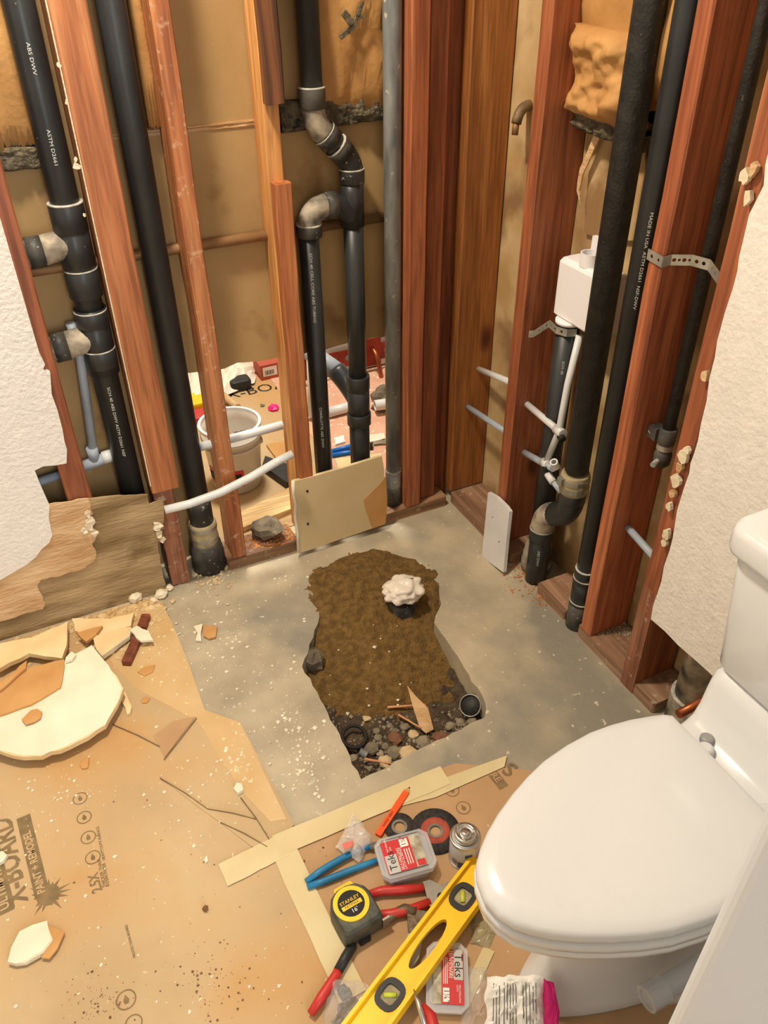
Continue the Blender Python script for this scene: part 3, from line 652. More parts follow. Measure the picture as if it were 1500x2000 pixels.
# drain stub with bagged top
t = thing('capped_drain_stub', (fc.x,fc.y,-.05), 'short black drain stub stuffed with a white plastic bag, in the sand', 'drain')
obj('stub_pipe', MB().tube([(fc.x,fc.y,-.06),(fc.x,fc.y,.022)], .034, 24), ABS_D, t)
bm_ = bmesh.new(); bmesh.ops.create_icosphere(bm_, subdivisions=4, radius=1); mb = MB(); vs = []
for v in bm_.verts:
    p = v.co.copy(); a_ = math.atan2(p.y,p.x)
    cr = .78+.42*abs(noise.noise(p*1.9+Vector((3,1,2))))**.55+.05*math.sin(a_*7+p.z*3)*(.3+max(0,-p.z))+.10*noise.noise(p*4)
    if p.z < -.2: cr *= 1-.25*(-p.z-.2)
    vs.append(Vector((fc.x+.006+p.x*.056*cr, fc.y+.008+p.y*.050*cr, .047+p.z*.030*cr)))
mb.add(vs, [tuple(x.index for x in f.verts) for f in bm_.faces], True); bm_.free()
BAG = mat('bag_white', (226,216,202), rough=.35, bump=.3, bscale=60, spots=(120,86,46), spot_scale=70, spot_amt=.72)
obj('plastic_bag', mb, BAG, t, 'crumpled white plastic bag')
# stones and odd bits in the pit
STONE = mat('stone_grey', (120,110,92), (150,138,116), 30, .9, bump=.4, rand=.25)
STONE2 = mat('stone_tan', (196,170,130), (214,192,152), 30, .9, bump=.3)
BRICK = mat('stone_brown', (112,76,54), (136,96,70), 30, .9, bump=.3)
def zs(px,py): p = onz(px,py,-.075); return Vector((p.x,p.y,soil_h(p.x,p.y)))
stones = [(768,1468,.022,STONE,'round mossy grey stone in the middle of the pit rubble'),(752,1490,.020,STONE2,'pale tan stone at the near edge of the pit'),
  (797,1472,.026,STONE2,'cream broken stone with a flat face at the near pit edge'),(772,1440,.022,BRICK,'reddish brown stone behind the mossy stone'),
  (828,1448,.022,STONE,'grey stone below the bent paper strip'),(862,1440,.026,BRICK,'flat brown slate right in the pit rubble'),(725,1462,.024,STONE,'flat grey slab under the black ring'),
  (738,1440,.012,STONE,None),(752,1452,.010,STONE,None),(742,1470,.011,STONE,None),(790,1420,.014,STONE,None),(808,1430,.016,STONE2,'buff stone against the bent paper strip'),
  (880,1415,.016,STONE,None),(900,1408,.014,STONE,None),(922,1412,.016,STONE,'dark grey stone below the metal cap in the pit corner'),(716,1400,.012,STONE2,'small bone-white pebble left in the pit soil'),(690,1478,.013,STONE,None),
  (770,1425,.010,STONE,None),(845,1465,.012,STONE,None),(880,1445,.010,STONE,None),(712,1480,.010,STONE,None),(735,1425,.011,STONE,None),(760,1412,.009,STONE,None)]
for i, (x,y,r,m_,lb) in enumerate(stones):
    p = zs(x,y); obj('stone', crumb(MB(), p+Vector((0,0,r*.25)), r*.9, i+100, .42), m_, None, lb or 'small grey stone lying in the pit rubble', 'stone', 'stones in the pit')
p = zs(692,1445)+Vector((0,0,.012)); q_ = Matrix.Rotation(.25,3,'X')
ring = []
for k in range(28): a_ = 2*PI*k/28; ring.append(p+q_@Vector((math.cos(a_)*.027, math.sin(a_)*.027, 0)))
mb = MB(); mb.tube(ring+[ring[0]], .0045, 8, cap=False); obj('rubber_ring', mb, INKB, None, 'black rubber ring lying on the pit rubble', 'ring')
p = onz(919,1378,-.045); ax = Vector((-.55,-.35,.75)).normalized()
t = thing('metal_cap', p-Vector((0,0,.02)), 'tilted round metal cap in the right corner of the pit', 'cap')
obj('rim', MB().lathe([(.024,-.002),(.0265,0),(.0265,.004),(.024,.005),(.0235,.002)], p, ax, cap=False), STRAP, t); obj('disc', MB().lathe([(.001,.001),(.0238,.001),(.0238,.0),(.001,0)], p, ax), IRON, t)
OSTICK = mat('stick_orange', (206,140,92), (220,164,118), 20, .7)
for a_, b_, lb in (((757,1386),(832,1381),'longer orange wood splinter behind the bent paper strip'),((778,1397),(822,1426),'orange wood splinter slanting to the bent paper strip'),((712,1488),(778,1498),'thin pinkish splinter at the near pit edge')):
    obj('wood_splinter', MB().tube([zs(*a_)+Vector((0,0,.012)), zs(*b_)+Vector((0,0,.016))], [.0035,.002], 5), OSTICK, None, lb, 'splinter')
pf = [zs(*q_)+Vector((0,0,d)) for q_, d in (((795,1362),.05),((812,1380),.045),((835,1400),.04),((847,1428),.02),((832,1432),.012),((820,1425),.012),((806,1395),.03))]
mb = MB(); mb.prism(pf, (.001,.001,-.0015)); obj('bent_paper_strip', mb, TORN1, None, 'bent cream paper strip standing in the pit rubble', 'paper')
p = zs(716,1476)+Vector((0,0,.012)); obj('pipe_offcut', MB().ringtube(p, p+Vector((-.012,.012,.006)), .009,.0055,14), GALV, None, 'tiny grey pipe offcut near the black ring', 'pipe')
t = obj('fractured_lip', crumb(MB(), onz(612,1288,-.03), .030, 3, 1.2), CONCD, None, 'broken dark concrete lump jutting from the left pit edge', 'concrete')
# ================================================================== FLOOR PAPER
def sheet(name, pts, z, m_, th=.0014, parent=None, label=None, cat=None, group=None):
    L_ = [Vector((p.x,p.y,z)) for p in pts]; return obj(name, MB().prism(L_, (0,0,-th)), m_, parent, label, cat, group)
def P(*a, z=.0): return [onz(x,y,z) for x,y in a]
sx = onz(600,1790).x
edge = P((316,1175),(346,1240),(374,1312),(400,1390),(436,1400),(470,1413),(522,1512),(575,1612),(556,1632))
left = [Vector((-1.58,1.704,0)), Vector((-.5,1.704,0)), Vector((edge[0].x-.03,1.702,0))]+edge+[Vector((sx,.86,0)), Vector((sx,-1.65,0)), Vector((-1.58,-1.65,0))]
SL = sheet('floor_protection_board', left, .0025, PAPER, .0023, label='big sheet of brown printed floor board on the left half of the floor', cat='floor covering')
right = [Vector((sx+.003,-1.65,0)), Vector((sx+.003,.905,0))]+[Vector((sx+.1*i,.905+random.uniform(-.004,.004),0)) for i in range(1,5)]+[Vector((1.03,.62,0)), Vector((1.03,-1.65,0))]
SR = sheet('floor_protection_board', right, .0021, PAPER_IN, .0019, label='brown printed floor board under the tools and the toilet', cat='floor covering')
def onS(p, z): return Vector((p.x,p.y,z))
sheet('worn_layer', P((318,1182),(346,1240),(374,1312),(400,1388),(468,1412),(560,1602),(528,1606),(470,1545),(430,1480),(388,1412),(330,1380),(262,1345),(222,1300),(200,1250),(230,1200)), .0032, PAPER2, .0007, SL, 'pale worn paper along the slab edge')
sheet('torn_flap', P((300,1440),(340,1410),(382,1402),(350,1445),(322,1482),(312,1462)), .0042, PAPER_IN, .0012, SL, 'brown torn flap')
sheet('loose_flap', P((313,1520),(360,1548),(405,1580),(470,1592),(500,1600),(526,1640),(520,1656),(492,1656),(440,1616),(385,1576)), .0045, PAPER, .0016, SL, 'loose flap of torn board')
for a_, b_ in (((320,1484),(384,1402)),((313,1520),(405,1580)),((405,1580),(500,1600)),((430,1606),(522,1654)),((470,1558),(526,1640)),((220,1415),(312,1458))):
    A_, B_ = onz(*a_,.005), onz(*b_,.005); obj('crease', MB().tube([A_,A_.lerp(B_,.5)+Vector((.002,.001,.001)),B_], .0011, 5), INK, SL)
# masking tape
def tape(pa, pb, wd, z, label):
    a_, b_ = onz(*pa), onz(*pb); d = (b_-a_).normalized(); n = Vector((-d.y,d.x,0)); L_ = []
    rr = random.Random(int(pa[0])); k = 8
    for i in range(k+1): L_.append(a_.lerp(b_,i/k)+n*(wd/2+rr.uniform(-.0008,.0008)))
    for i in range(k,-1,-1): L_.append(a_.lerp(b_,i/k)-n*(wd/2+rr.uniform(-.0008,.0008)))
    return sheet('masking_tape', L_, z, TAPE, .0006, label=label, cat='tape')
tape((436,1712),(556,1652),.050,.0054,'short end of masking tape across the big left floor board')
tape((540,1655),(870,1516),.047,.0056,'long masking tape strip along the front edge of the concrete slab')
tape((548,1650),(690,1950),.047,.0050,'masking tape strip over the seam of the floor boards, beside the tape measure')
sheet('masking_tape', P((690,1600),(840,1545),(845,1530),(990,1478),(985,1500),(850,1560)), .0046, TAPE, .0006, label='thin lower masking tape layer running towards the toilet', cat='tape')
tape((955,1855),(905,1965),.020,.0040,'narrow yellowed tape strip beside the foot of the toilet')
# printing on the boards
def ground_text(s, p_a, p_b, size, parent, z=.0030, m_=INK, flip=1, sx_=1., up=None):
    a_, b_ = onz(*p_a), onz(*p_b); x = (b_-a_).normalized(); y = Vector((-x.y,x.x,0))
    return text(s, size, basis(Vector((a_.x,a_.y,z)), x, y), m_, parent, 'printed_lettering', 0, sx=sx_, bold=size*.022)
def ground_bar(pa, pb, wd, z, parent, m_=INK, name='printed_bar'):
    a_, b_ = onz(*pa), onz(*pb); d = (b_-a_).normalized(); n = Vector((-d.y,d.x,0))*wd/2
    return sheet(name, [a_-n,b_-n,b_+n,a_+n], z, m_, .0003, parent)
ground_bar((84,1752),(46,1596), .026, .0029, SL); ground_text('PAINT + REMODEL', (83,1746), (46,1598), .020, SL, .0032, PAPER, sx_=.86)
ground_text('X-BOARD', (36,1768), (6,1612), .056, SL, .0031, sx_=.80)
ground_bar((14,1784),(-18,1650), .030, .0029, SL); ground_text('ULTIMATE', (12,1778), (-16,1655), .022, SL, .0032, PAPER)
ground_text('2.5X', (192,1744), (182,1706), .026, SL, sx_=.8)
ground_text('THICKER THAN', (205,1735), (190,1660), .0085, SL); ground_text('ROSIN PAPER', (212,1733), (198,1660), .0085, SL); ground_text('HEAVY DUTY SURFACE', (204,1682), (188,1600), .0075, SL)
ground_text('PROTECTION BOARD', (264,1872), (248,1812), .0065, SL)
def ring_print(px, py, r, parent, inner=True, z=.0030):
    c_ = onz(px,py,0); mb = MB(); n = 26
    def R(rad): return [Vector((c_.x+rad*math.cos(2*PI*k/n), c_.y+rad*math.sin(2*PI*k/n), z)) for k in range(n)]
    mb.rings([R(r),R(r*.86)], False, False); o = obj('printed_icon', mb, INK, parent)
    if inner:
        m2 = MB(); m2.prism([Vector((c_.x+dx*r,c_.y+dy*r,z)) for dx,dy in ((0,.55),(.3,-.05),(.18,-.4),(-.18,-.4),(-.3,-.05))], (0,0,-.0003)); obj('icon_mark', m2, INK, o)
for px,py in ((157,1561),(165,1598),(173,1637),(182,1676)): ring_print(px,py,.0145,SL)
ring_print(247,1954,.0165,SL); ring_print(262,2000,.014,SL,False)
for px,py,r in ((905,1579,.0150),(883,1545,.0150)): ring_print(px,py,r,SR,z=.0025)
ground_bar((962,1512),(985,1540), .022, .0024, SR); ground_text('RE', (962,1512),(985,1540), .020, SR, .0027, PAPER_IN)
ground_text('S', (985,1500),(1010,1515), .05, SR, .0025)
# splatter print
mb = MB(); c_ = onz(95,1750); rr = random.Random(2); loop = []
for k in range(40): a_ = 2*PI*k/40; r_ = .020+.022*rr.random()*(k%2); loop.append(Vector((c_.x+r_*math.cos(a_),c_.y+r_*math.sin(a_),.0028)))
mb.prism(loop, (0,0,-.0002)); obj('printed_splash', mb, INK, SL)
# ================================================================== DEBRIS
WBOARD = mat('drywall_white_face', (224,214,188), (234,226,202), 12, .75, bump=.06, bscale=60)
BRN = mat('drywall_brown_face', (188,138,80), (204,156,98), 10, .85, bump=.1)
CREAM = mat('drywall_cream_face', (222,190,138), (234,210,164), 10, .85, bump=.15)
def scrap(name, px, z, m_, label, th=.010, cat='drywall scrap', edge=None, jg=.0025, step=.018, tilt=None, group=None):
    L_ = jit([onz(x,y,z) for x,y in px], step, jg, int(px[0][0]*3+px[0][1]))
    if tilt: # (px point held down, slope vector)
        c_ = onz(*tilt[0], z); g = Vector((tilt[1][0],tilt[1][1],0))
        L_ = [p+Vector((0,0,(p-c_).dot(g))) for p in L_]
    if edge is None: return obj(name, MB().prism(L_, (0,0,-th)), m_, None, label, cat, group)
    t = thing(name, base_of([p-Vector((0,0,th)) for p in L_]), label, cat, group)
    obj('face_paper', MB().prism(L_, (0,0,-.0012)), m_, t)
    core = [p-Vector((0,0,.0012)) for p in L_]; cc = sum(core, Vector())/len(core); rr = random.Random(4)
    core = [p+(p-cc).normalized()*rr.uniform(-.001,.004) for p in core]
    obj('gypsum_core', MB().prism(core, (0,0,-(th-.0012))), edge, t); return t
scrap('drywall_scrap', [(180,1262),(212,1300),(238,1345),(233,1365),(205,1415),(150,1445),(80,1475),(30,1472),(-40,1462),(-40,1400),(0,1397),(60,1375),(118,1342),(122,1312),(128,1290),(146,1280)], .040, WBOARD,
      'large curved piece of white drywall lying on the left floor', .013, edge=CREAM, tilt=((120,1400),(0,.02)))
scrap('drywall_scrap', [(-40,1345),(0,1330),(55,1305),(125,1288),(124,1312),(118,1342),(60,1376),(0,1397),(-40,1405)], .047, BRN, 'brown-faced drywall piece lying over the large white one', .006)
scrap('drywall_scrap', [(62,1245),(132,1214),(131,1250),(121,1286),(56,1276),(0,1305),(-30,1310),(-30,1262)], .034, CREAM, 'cream drywall scrap with torn brown patches beside the wall', .012)
scrap('drywall_scrap', [(0,1335),(52,1290),(50,1305),(0,1348),(-20,1350)], .055, BRN, 'narrow brown drywall sliver on top of the brown-faced piece', .006)
scrap('drywall_scrap', [(140,1208),(215,1208),(262,1196),(256,1222),(182,1244),(146,1232)], .020, CREAM, 'cream drywall scrap close to the torn wall foot', .012)
scrap('drywall_scrap', [(182,1242),(256,1224),(250,1242),(200,1280),(188,1268)], .024, CREAM, 'tan drywall wedge next to the red brown stick', .013, edge=GYP)
scrap('drywall_scrap', [(150,1236),(200,1222),(186,1240),(168,1253)], .030, BRN, 'small tilted brown drywall wedge between the cream scraps', .008)
scrap('drywall_scrap', [(252,1230),(268,1222),(290,1232),(299,1250),(275,1252)], .024, WBOARD, 'small white drywall strip lying across the red brown stick', .006)
scrap('drywall_scrap', [(128,1284),(140,1272),(148,1278),(140,1288),(128,1292)], .052, WBOARD, 'tiny white scrap at the corner of the large white drywall piece', .006)
scrap('paper_scrap', [(268,1312),(284,1302),(303,1298),(298,1312),(282,1320)], .006, BRN, 'brown paper scrap below the red brown stick', .003, 'paper')
scrap('paper_scrap', [(275,1368),(285,1360),(293,1363),(287,1372),(278,1373)], .006, BRN, 'tiny brown paper scrap on the pale worn paper', .003, 'paper')
scrap('drywall_scrap', [(234,1358),(244,1350),(257,1380),(254,1392),(248,1395)], .010, CREAM, 'thin cream drywall sliver beside the large white piece', .006)
scrap('drywall_scrap', [(378,1223),(396,1218),(392,1236),(393,1251),(382,1250),(386,1236)], .008, WBOARD, 'small white chip on the slab next to a brown chip', .005)
scrap('paper_scrap', [(398,1222),(424,1223),(421,1243),(408,1247),(397,1241)], .008, BRN, 'square brown chip on the concrete slab', .005, 'paper')
scrap('paper_scrap', [(42,1405),(60,1387),(72,1384),(82,1390),(79,1402),(66,1410),(50,1415)], .047, BRN, 'brown paper scrap on the large white drywall piece', .003, 'paper')
scrap('paper_scrap', [(155,1492),(165,1482),(174,1480),(171,1499),(160,1501)], .007, BRN, 'leaf-like brown scrap below the large white drywall piece', .004, 'paper')
scrap('drywall_scrap', [(15,1878),(22,1850),(38,1819),(64,1806),(92,1798),(94,1815),(99,1836),(82,1858),(50,1876),(30,1882)], .016, WBOARD, 'white drywall chunk at the lower left below the floor printing', .010, edge=GYP)
scrap('paper_scrap', [(93,1808),(112,1814),(126,1820),(112,1852),(96,1872),(80,1870),(98,1838)], .012, BRN, 'brown paper layer sticking out of the white drywall chunk', .004, 'paper')
scrap('drywall_scrap', [(-20,1668),(5,1662),(14,1670),(6,1682),(-12,1690)], .012, WBOARD, 'white chip lying on the big printed letters', .008)
scrap('drywall_scrap', [(456,1540),(462,1528),(472,1530),(475,1542),(464,1549)], .012, WBOARD, 'white angular chip on the loose paper flap', .009)
scrap('drywall_scrap', [(398,1678),(404,1670),(406,1680),(402,1686)], .007, WBOARD, 'tiny pale chip left of the masking tape end', .004)
obj('clay_pebble', crumb(MB(), onz(401,1774,.008), .006, 7, .8), BRICK, None, 'small brown pebble on the left floor board below the tape end', 'pebble')
RSTK = wood('stick_red', (96,46,28), (124,64,40), (146,84,56))
for a_, b_, lb in (((286,1202),(276,1228),'short upper piece of red brown stick by the wall foot'),((272,1240),(246,1296),'longer red brown stick lying below the white strip')):
    p0_, p1_ = onz(*a_,.012), onz(*b_,.012); d = (p1_-p0_).normalized()
    Mx = basis(p0_, d, Vector((-d.y,d.x,0))); mb = MB().box(0,(p1_-p0_).length,-.011,.011,-.009,.006,.002); mb.xf(Mx); obj('wood_stick', mb, RSTK, None, lb, 'stick')
for i, (x,y,r) in enumerate(((264,1166,.022),(316,1160,.018),(330,1148,.012),(300,1172,.010))):
    obj('plaster_chunk', crumb(MB(), onz(x,y,r*.5), r, i+60, .75), GYP, None, ['rounded plaster chunk at the torn wall foot','jagged plaster chunk beside the broken stud foot','small plaster chunk touching the broken stud foot','tiny plaster chunk between the two larger ones'][i], 'plaster')
# loose crumbs nobody could count
def crumbs(name, n, region, rmin, rmax, m_, label, cat, seed, zf=None, clus=None):
    rr = random.Random(seed); mb = MB(); k = 0
    while k < n:
        if clus and rr.random() < .7:
            cx_, cy_, s_ = rr.choice(clus); x, y = rr.gauss(cx_,s_), rr.gauss(cy_,s_)
        else: x, y = rr.uniform(region[0],region[2]), rr.uniform(region[1],region[3])
        p = onz(x,y,0); z = zf(p.x,p.y) if zf else .001
        if z is None: continue
        r = rmin+(rmax-rmin)*rr.random()**3
        q_ = [Vector((p.x+r*rr.uniform(.6,1.2)*math.cos(a_), p.y+r*rr.uniform(.6,1.2)*math.sin(a_), z+r*.1)) for a_ in (0,1.4,2.8,4.4)]
        top = Vector((p.x,p.y,z+r*rr.uniform(.4,.9))); mb.add(q_+[top], [(0,1,4),(1,2,4),(2,3,4),(3,0,4)]); k += 1
    return obj(name, mb, m_, None, label, cat, kind='stuff')
def on_slab(x, y):
    if sand_h(x,y) > -.002 and .45 < x < .85 and 1.3 < y: return None
    inside = False; n = len(hole)
    for i in range(n):
        a_, b_ = hole[i], hole[(i+1)%n]
        if (a_.y > y) != (b_.y > y) and x < (b_.x-a_.x)*(y-a_.y)/(b_.y-a_.y)+a_.x: inside = not inside
    return None if inside else .0005
crumbs('plaster_crumbs', 420, (330,1110,700,1600), .0015, .0065, WBOARD, 'white plaster crumbs strewn over the left of the concrete slab', 'crumbs', 1, on_slab, [(600,1460,28),(590,1520,22),(420,1160,30),(440,1250,30),(480,1300,60),(575,1400,20)])
RUB_TAN = mat('rubble_tan', (206,172,120), (228,204,160), 40, .9, bump=.3)
crumbs('wall_foot_rubble', 520, (0,1175,320,1290), .003, .013, RUB_TAN, 'cream plaster rubble heaped along the foot of the torn wall', 'rubble', 12, lambda x,y: .003 if y < 1.70 else None, [(270,1180,22),(230,1200,25),(150,1215,30),(60,1250,30),(290,1165,16)])
crumbs('plaster_crumbs', 420, (0,1180,560,1980), .0012, .005, WBOARD, 'white plaster crumbs strewn over the left floor boards', 'crumbs', 2, lambda x,y: .003, [(90,1570,40),(370,1560,50),(250,1190,45),(330,1240,40),(160,1540,30),(480,1480,25)])
crumbs('dirt_crumbs', 260, (60,1560,700,1990), .0008, .003, BRICK, 'dark dirt crumbs on the left floor boards', 'crumbs', 3, lambda x,y: .003, [(190,1960,30),(420,1930,40)])
crumbs('pit_gravel', 700, (600,1330,950,1520), .002, .008, STONE, 'fine gravel over the soil in the front of the pit', 'gravel', 4, lambda x,y: soil_h(x,y) if .42 < x < .72 and .97 < y < 1.3 else None, [(800,1460,50),(740,1470,30),(900,1400,30)])
crumbs('white_pit_chips', 26, (640,1190,860,1380), .002, .007, WBOARD, 'white chips scattered on the sand slope', 'crumbs', 5, lambda x,y: sand_h(x,y)+.001)
SAWD = mat('sawdust', (214,140,80), (190,116,60), 60, .95, bump=.5)
crumbs('sawdust', 320, (985,1070,1090,1170), .0015, .006, SAWD, 'reddish wood shavings around the foot of the S-bend pipe', 'shavings', 6, lambda x,y: .001, [(1070,1150,14),(1010,1110,14),(1060,1165,14)])
crumbs('stud_bay_rubble', 420, (1150,1190,1230,1260), .002, .007, STONE, 'rubble crumbs on the plate between the right wall studs', 'crumbs', 8, lambda x,y: .033 if B+.002 < x < B+.110 else None)
crumbs('plate_sawdust', 420, (400,1040,580,1090), .0015, .005, SAWD, 'orange sawdust on the plate beside the grey rubble chunk', 'sawdust', 7, lambda x,y: .035 if .42 < x < .555 and A < y < A+.085 else None)
crumbs('pipe_foot_rubble', 200, (340,1090,460,1150), .002, .008, STONE2, 'plaster rubble around the foot of the dark vent pipe', 'crumbs', 9, lambda x,y: .001, [(440,1100,14),(420,1130,10),(395,1130,16)])
# ================================================================== LEANING BOARDS
SCR = mat('scrap_tan_paint', (206,184,140), (212,192,150), 8, .75)
bl, br_, tr, tl, tm = onz(584,1080), onz(752,1022), ony(746,892,A-.004), ony(573,938,A-.004), ony(752,945,A-.003)
sc_px = [(584,1080),(600,1076),(660,1055),(705,1040),(752,1023),(755,1000),(756,975),(752,945),(750,915),(746,891),(700,905),(650,920),(600,934),(573,940),(574,965),(578,985),(577,1010),(582,1040)]
def lean(px, d): # board leaning against the studs: y shrinks towards the floor
    p = ony(px[0],px[1],A-.012)
    for _ in range(6): p = ony(px[0],px[1],A-.010-.022*max(0,(.24-p.z)/.24))
    return p+Vector((0,d,0))
pts = [lean(q_,0) for q_ in sc_px]
t = thing('leaning_drywall', Vector((.69,A-.02,0)), 'tan drywall scrap with a torn brown corner leaning at the foot of the looped vent', 'drywall scrap')
obj('board', MB().prism(pts, (0,.009,0)), SCR, t)
tr_px = [(752,1023),(755,1000),(756,975),(753,930),(742,945),(728,958),(716,970),(710,975),(712,990),(718,1008),(727,1032)]
obj('torn_corner', MB().prism([lean(q_,-.0012) for q_ in tr_px], (0,.001,0)), BRN, t, 'torn brown paper corner')
obj('torn_edge', MB().tube([lean(q_,.002) for q_ in ((573,940),(574,965),(578,985),(577,1010),(582,1040),(584,1078))], .005, 6), WBOARD, t)
for x,y in ((600,959),(601,1023)): obj('screw', MB().tube([lean((x,y),-.0018), lean((x,y),.002)], .0035, 10), IRON, t)
# white board leaning on the right wall
wpx = [(941,1087),(953,962),(970,972),(988,990),(995,1000),(989,1055),(983,1118)]
def leanB(px):
    p = onx(px[0],px[1],B-.03)
    for _ in range(6): p = onx(px[0],px[1],B-.012-.035*max(0,(.2-p.z)/.2))
    return p
pts = [leanB(q_) for q_ in wpx]
t = thing('leaning_board', Vector((1.0,1.43,0)), 'small white board leaning against the red stud at the slab edge', 'board')
obj('board', MB().prism(pts, (.010,0,0)), mat('board_grey_white', (206,202,202), (218,214,212), 14, .7, bump=.1), t)
for x,y in ((962,1010),(975,1058)): obj('nail_hole', MB().tube([leanB((x,y))+Vector((-.0005,0,0)), leanB((x,y))+Vector((.004,0,0))], .002, 8), IRON, t)
# rubble chunk on the back plate
t = obj('rubble_chunk', crumb(MB(), ony(520,1030,A+.055)+Vector((0,.0,.0)), .05, 5, .55), CONCD, None, 'grey broken rubble chunk on the back plate right of the scuffed stud', 'rubble')
# ================================================================== TOILET
TY = .448
PROF = [(0,0),(.012,.17),(.038,.30),(.075,.405),(.123,.51),(.19,.625),(.277,.745),(.36,.84),(.449,.92),(.56,.975),(.674,1),(.76,.985),(.846,.95),(.93,.89),(.975,.85),(1,.80)]
def outline(front, back, hw, z, sq=0):
    h = [(front+(back-front)*u, hw*w_) for u, w_ in PROF]
    return [Vector((x,TY+y,z)) for x,y in h]+[Vector((x,TY-y,z)) for x,y in reversed(h[1:])]
t = thing('toilet', (.75,TY,0), 'white toilet with closed lid standing at the right wall', 'toilet')
base = [outline(.452,.86,.098,0),outline(.450,.86,.100,.012),outline(.456,.86,.096,.03),outline(.478,.86,.086,.05),outline(.505,.86,.083,.12),outline(.505,.86,.088,.17),
        outline(.475,.86,.104,.24),outline(.420,.82,.130,.30),outline(.374,.80,.149,.335),outline(.357,.79,.1555,.352),outline(.355,.785,.157,.366),outline(.362,.785,.152,.372),outline(.40,.76,.12,.373)]
obj('bowl', MB().rings(base), PORC, t)
seat = [outline(.356,.778,.1535,.3725),outline(.352,.78,.1575,.376),outline(.351,.78,.158,.386),outline(.354,.778,.1555,.392),outline(.37,.76,.14,.393)]
obj('seat', MB().rings(seat), PORC_S, t)
lid = [outline(.360,.776,.150,.3945),outline(.354,.779,.1545,.397),outline(.3525,.78,.1555,.404),outline(.354,.779,.1545,.412),outline(.360,.775,.150,.4175),outline(.385,.765,.135,.4205),outline(.43,.74,.105,.422),outline(.52,.68,.05,.4228)]
obj('lid', MB().rings(lid), PORC_S, t)
for s in (-1,1):
    hg = obj('hinge', MB().lathe([(.013,.372),(.014,.378),(.013,.392),(.008,.396)], (.797,TY+s*.062,0)), PORC_S, t)
obj('bolt_cap', MB().lathe([(.011,.386),(.011,.393),(.006,.396)], (.812,TY+.075,0)), mat('cap_grey', (150,150,150), rough=.4), t, 'grey bolt cap')
rs = []
for x, zt, hw in ((.765,.366,.125),(.79,.378,.128),(.815,.386,.128),(.832,.398,.128),(.845,.42,.130),(.856,.45,.134),(.868,.474,.138),(.95,.476,.138),(1.0,.476,.134)):
    r_ = .02; ring = []
    for cy, cz, a0 in ((TY+hw-r_,zt-r_,0),(TY-hw+r_,zt-r_,PI/2),(TY-hw+r_,.27+r_,PI),(TY+hw-r_,.27+r_,1.5*PI)):
        for i in range(5): a_ = a0+PI/2*i/4; ring.append(Vector((x,cy+r_*math.cos(a_),cz+r_*math.sin(a_))))
    rs.append(ring)
obj('deck', MB().rings(rs), PORC, t)
def rbox(x0,x1,y0,y1,z0,z1,r_,bev=0,taper=0,n=6,m=None):
    rs = []; lv = [(z0,bev*.6+taper),(z0+bev*.5,bev*.1+taper*.9),(z0+bev,taper*.8),((z0+z1)/2,taper*.4),(z1-bev,0),(z1-bev*.4,bev*.15),(z1-bev*.1,bev*.5),(z1,bev)] if bev else [(z0,taper),(z1,0)]
    for z, s in lv:
        ring = []
        for cx, cy, a0 in ((x1-r_-s,y1-r_-s,0),(x0+r_+s,y1-r_-s,PI/2),(x0+r_+s,y0+r_+s,PI),(x1-r_-s,y0+r_+s,1.5*PI)):
            for i in range(n+1): a_ = a0+PI/2*i/n; ring.append(Vector((cx+r_*math.cos(a_),cy+r_*math.sin(a_),z)))
        rs.append(ring)
    mb = MB().rings(rs)
    return mb.xf(m) if m else mb
obj('tank', rbox(.846,1.03,TY-.160,TY+.160,.474,.700,.030,.012,.018), PORC, t)
obj('tank_lid', rbox(.832,1.036,TY-.174,TY+.174,.700,.752,.034,.014), PORC, t)
# copper stub-out under the cut wall
p = onx(1372,1375,.99)
t = thing('copper_stub_out', Vector((.99,p.y,0.02)), 'copper supply stub with red escutcheon behind the toilet tank', 'pipe')
pe = onx(1395,1358,1.02); ps = onx(1325,1395,.93)
obj('pipe', MB().tube([ps,pe], .0085, 14), COPPER, t); dd = (pe-ps).normalized()
obj('fitting', MB().tube([pe-dd*.03,pe+dd*.004], .0105, 14), COPPER, t); obj('riser', MB().tube([pe, pe+Vector((.006,-.004,.05))], .009, 12), COPPER, t)
# ================================================================== TOOLS ON THE FLOOR
def local(px, py, z, px2, py2):
    a_, b_ = onz(px,py,z), onz(px2,py2,z); x = (b_-a_).normalized(); return basis(a_, x, Vector((-x.y,x.x,0))), (b_-a_).length
YEL = mat('level_yellow', (244,196,20), rough=.42); BLK = mat('black_plastic', (30,30,31), (40,40,40), 30, .5)
RED = mat('tool_red', (196,52,46), (180,44,42), 20, .42); ORG = mat('pencil_orange', (238,88,28), rough=.4)
BLU = mat('handle_blue', (30,112,160), (44,130,176), 20, .42); STL = mat('tool_steel', (120,116,108), (146,142,132), 30, .42, .7)
CLEAR = mat('clear_plastic', (235,235,240), rough=.12, trans=.92, ior=1.15)
FROST = mat('frosted_plastic', (224,224,226), rough=.25, alpha=.42)
LRED = mat('label_red', (198,40,44), rough=.45); LWH = mat('label_white', (236,234,228), rough=.5)
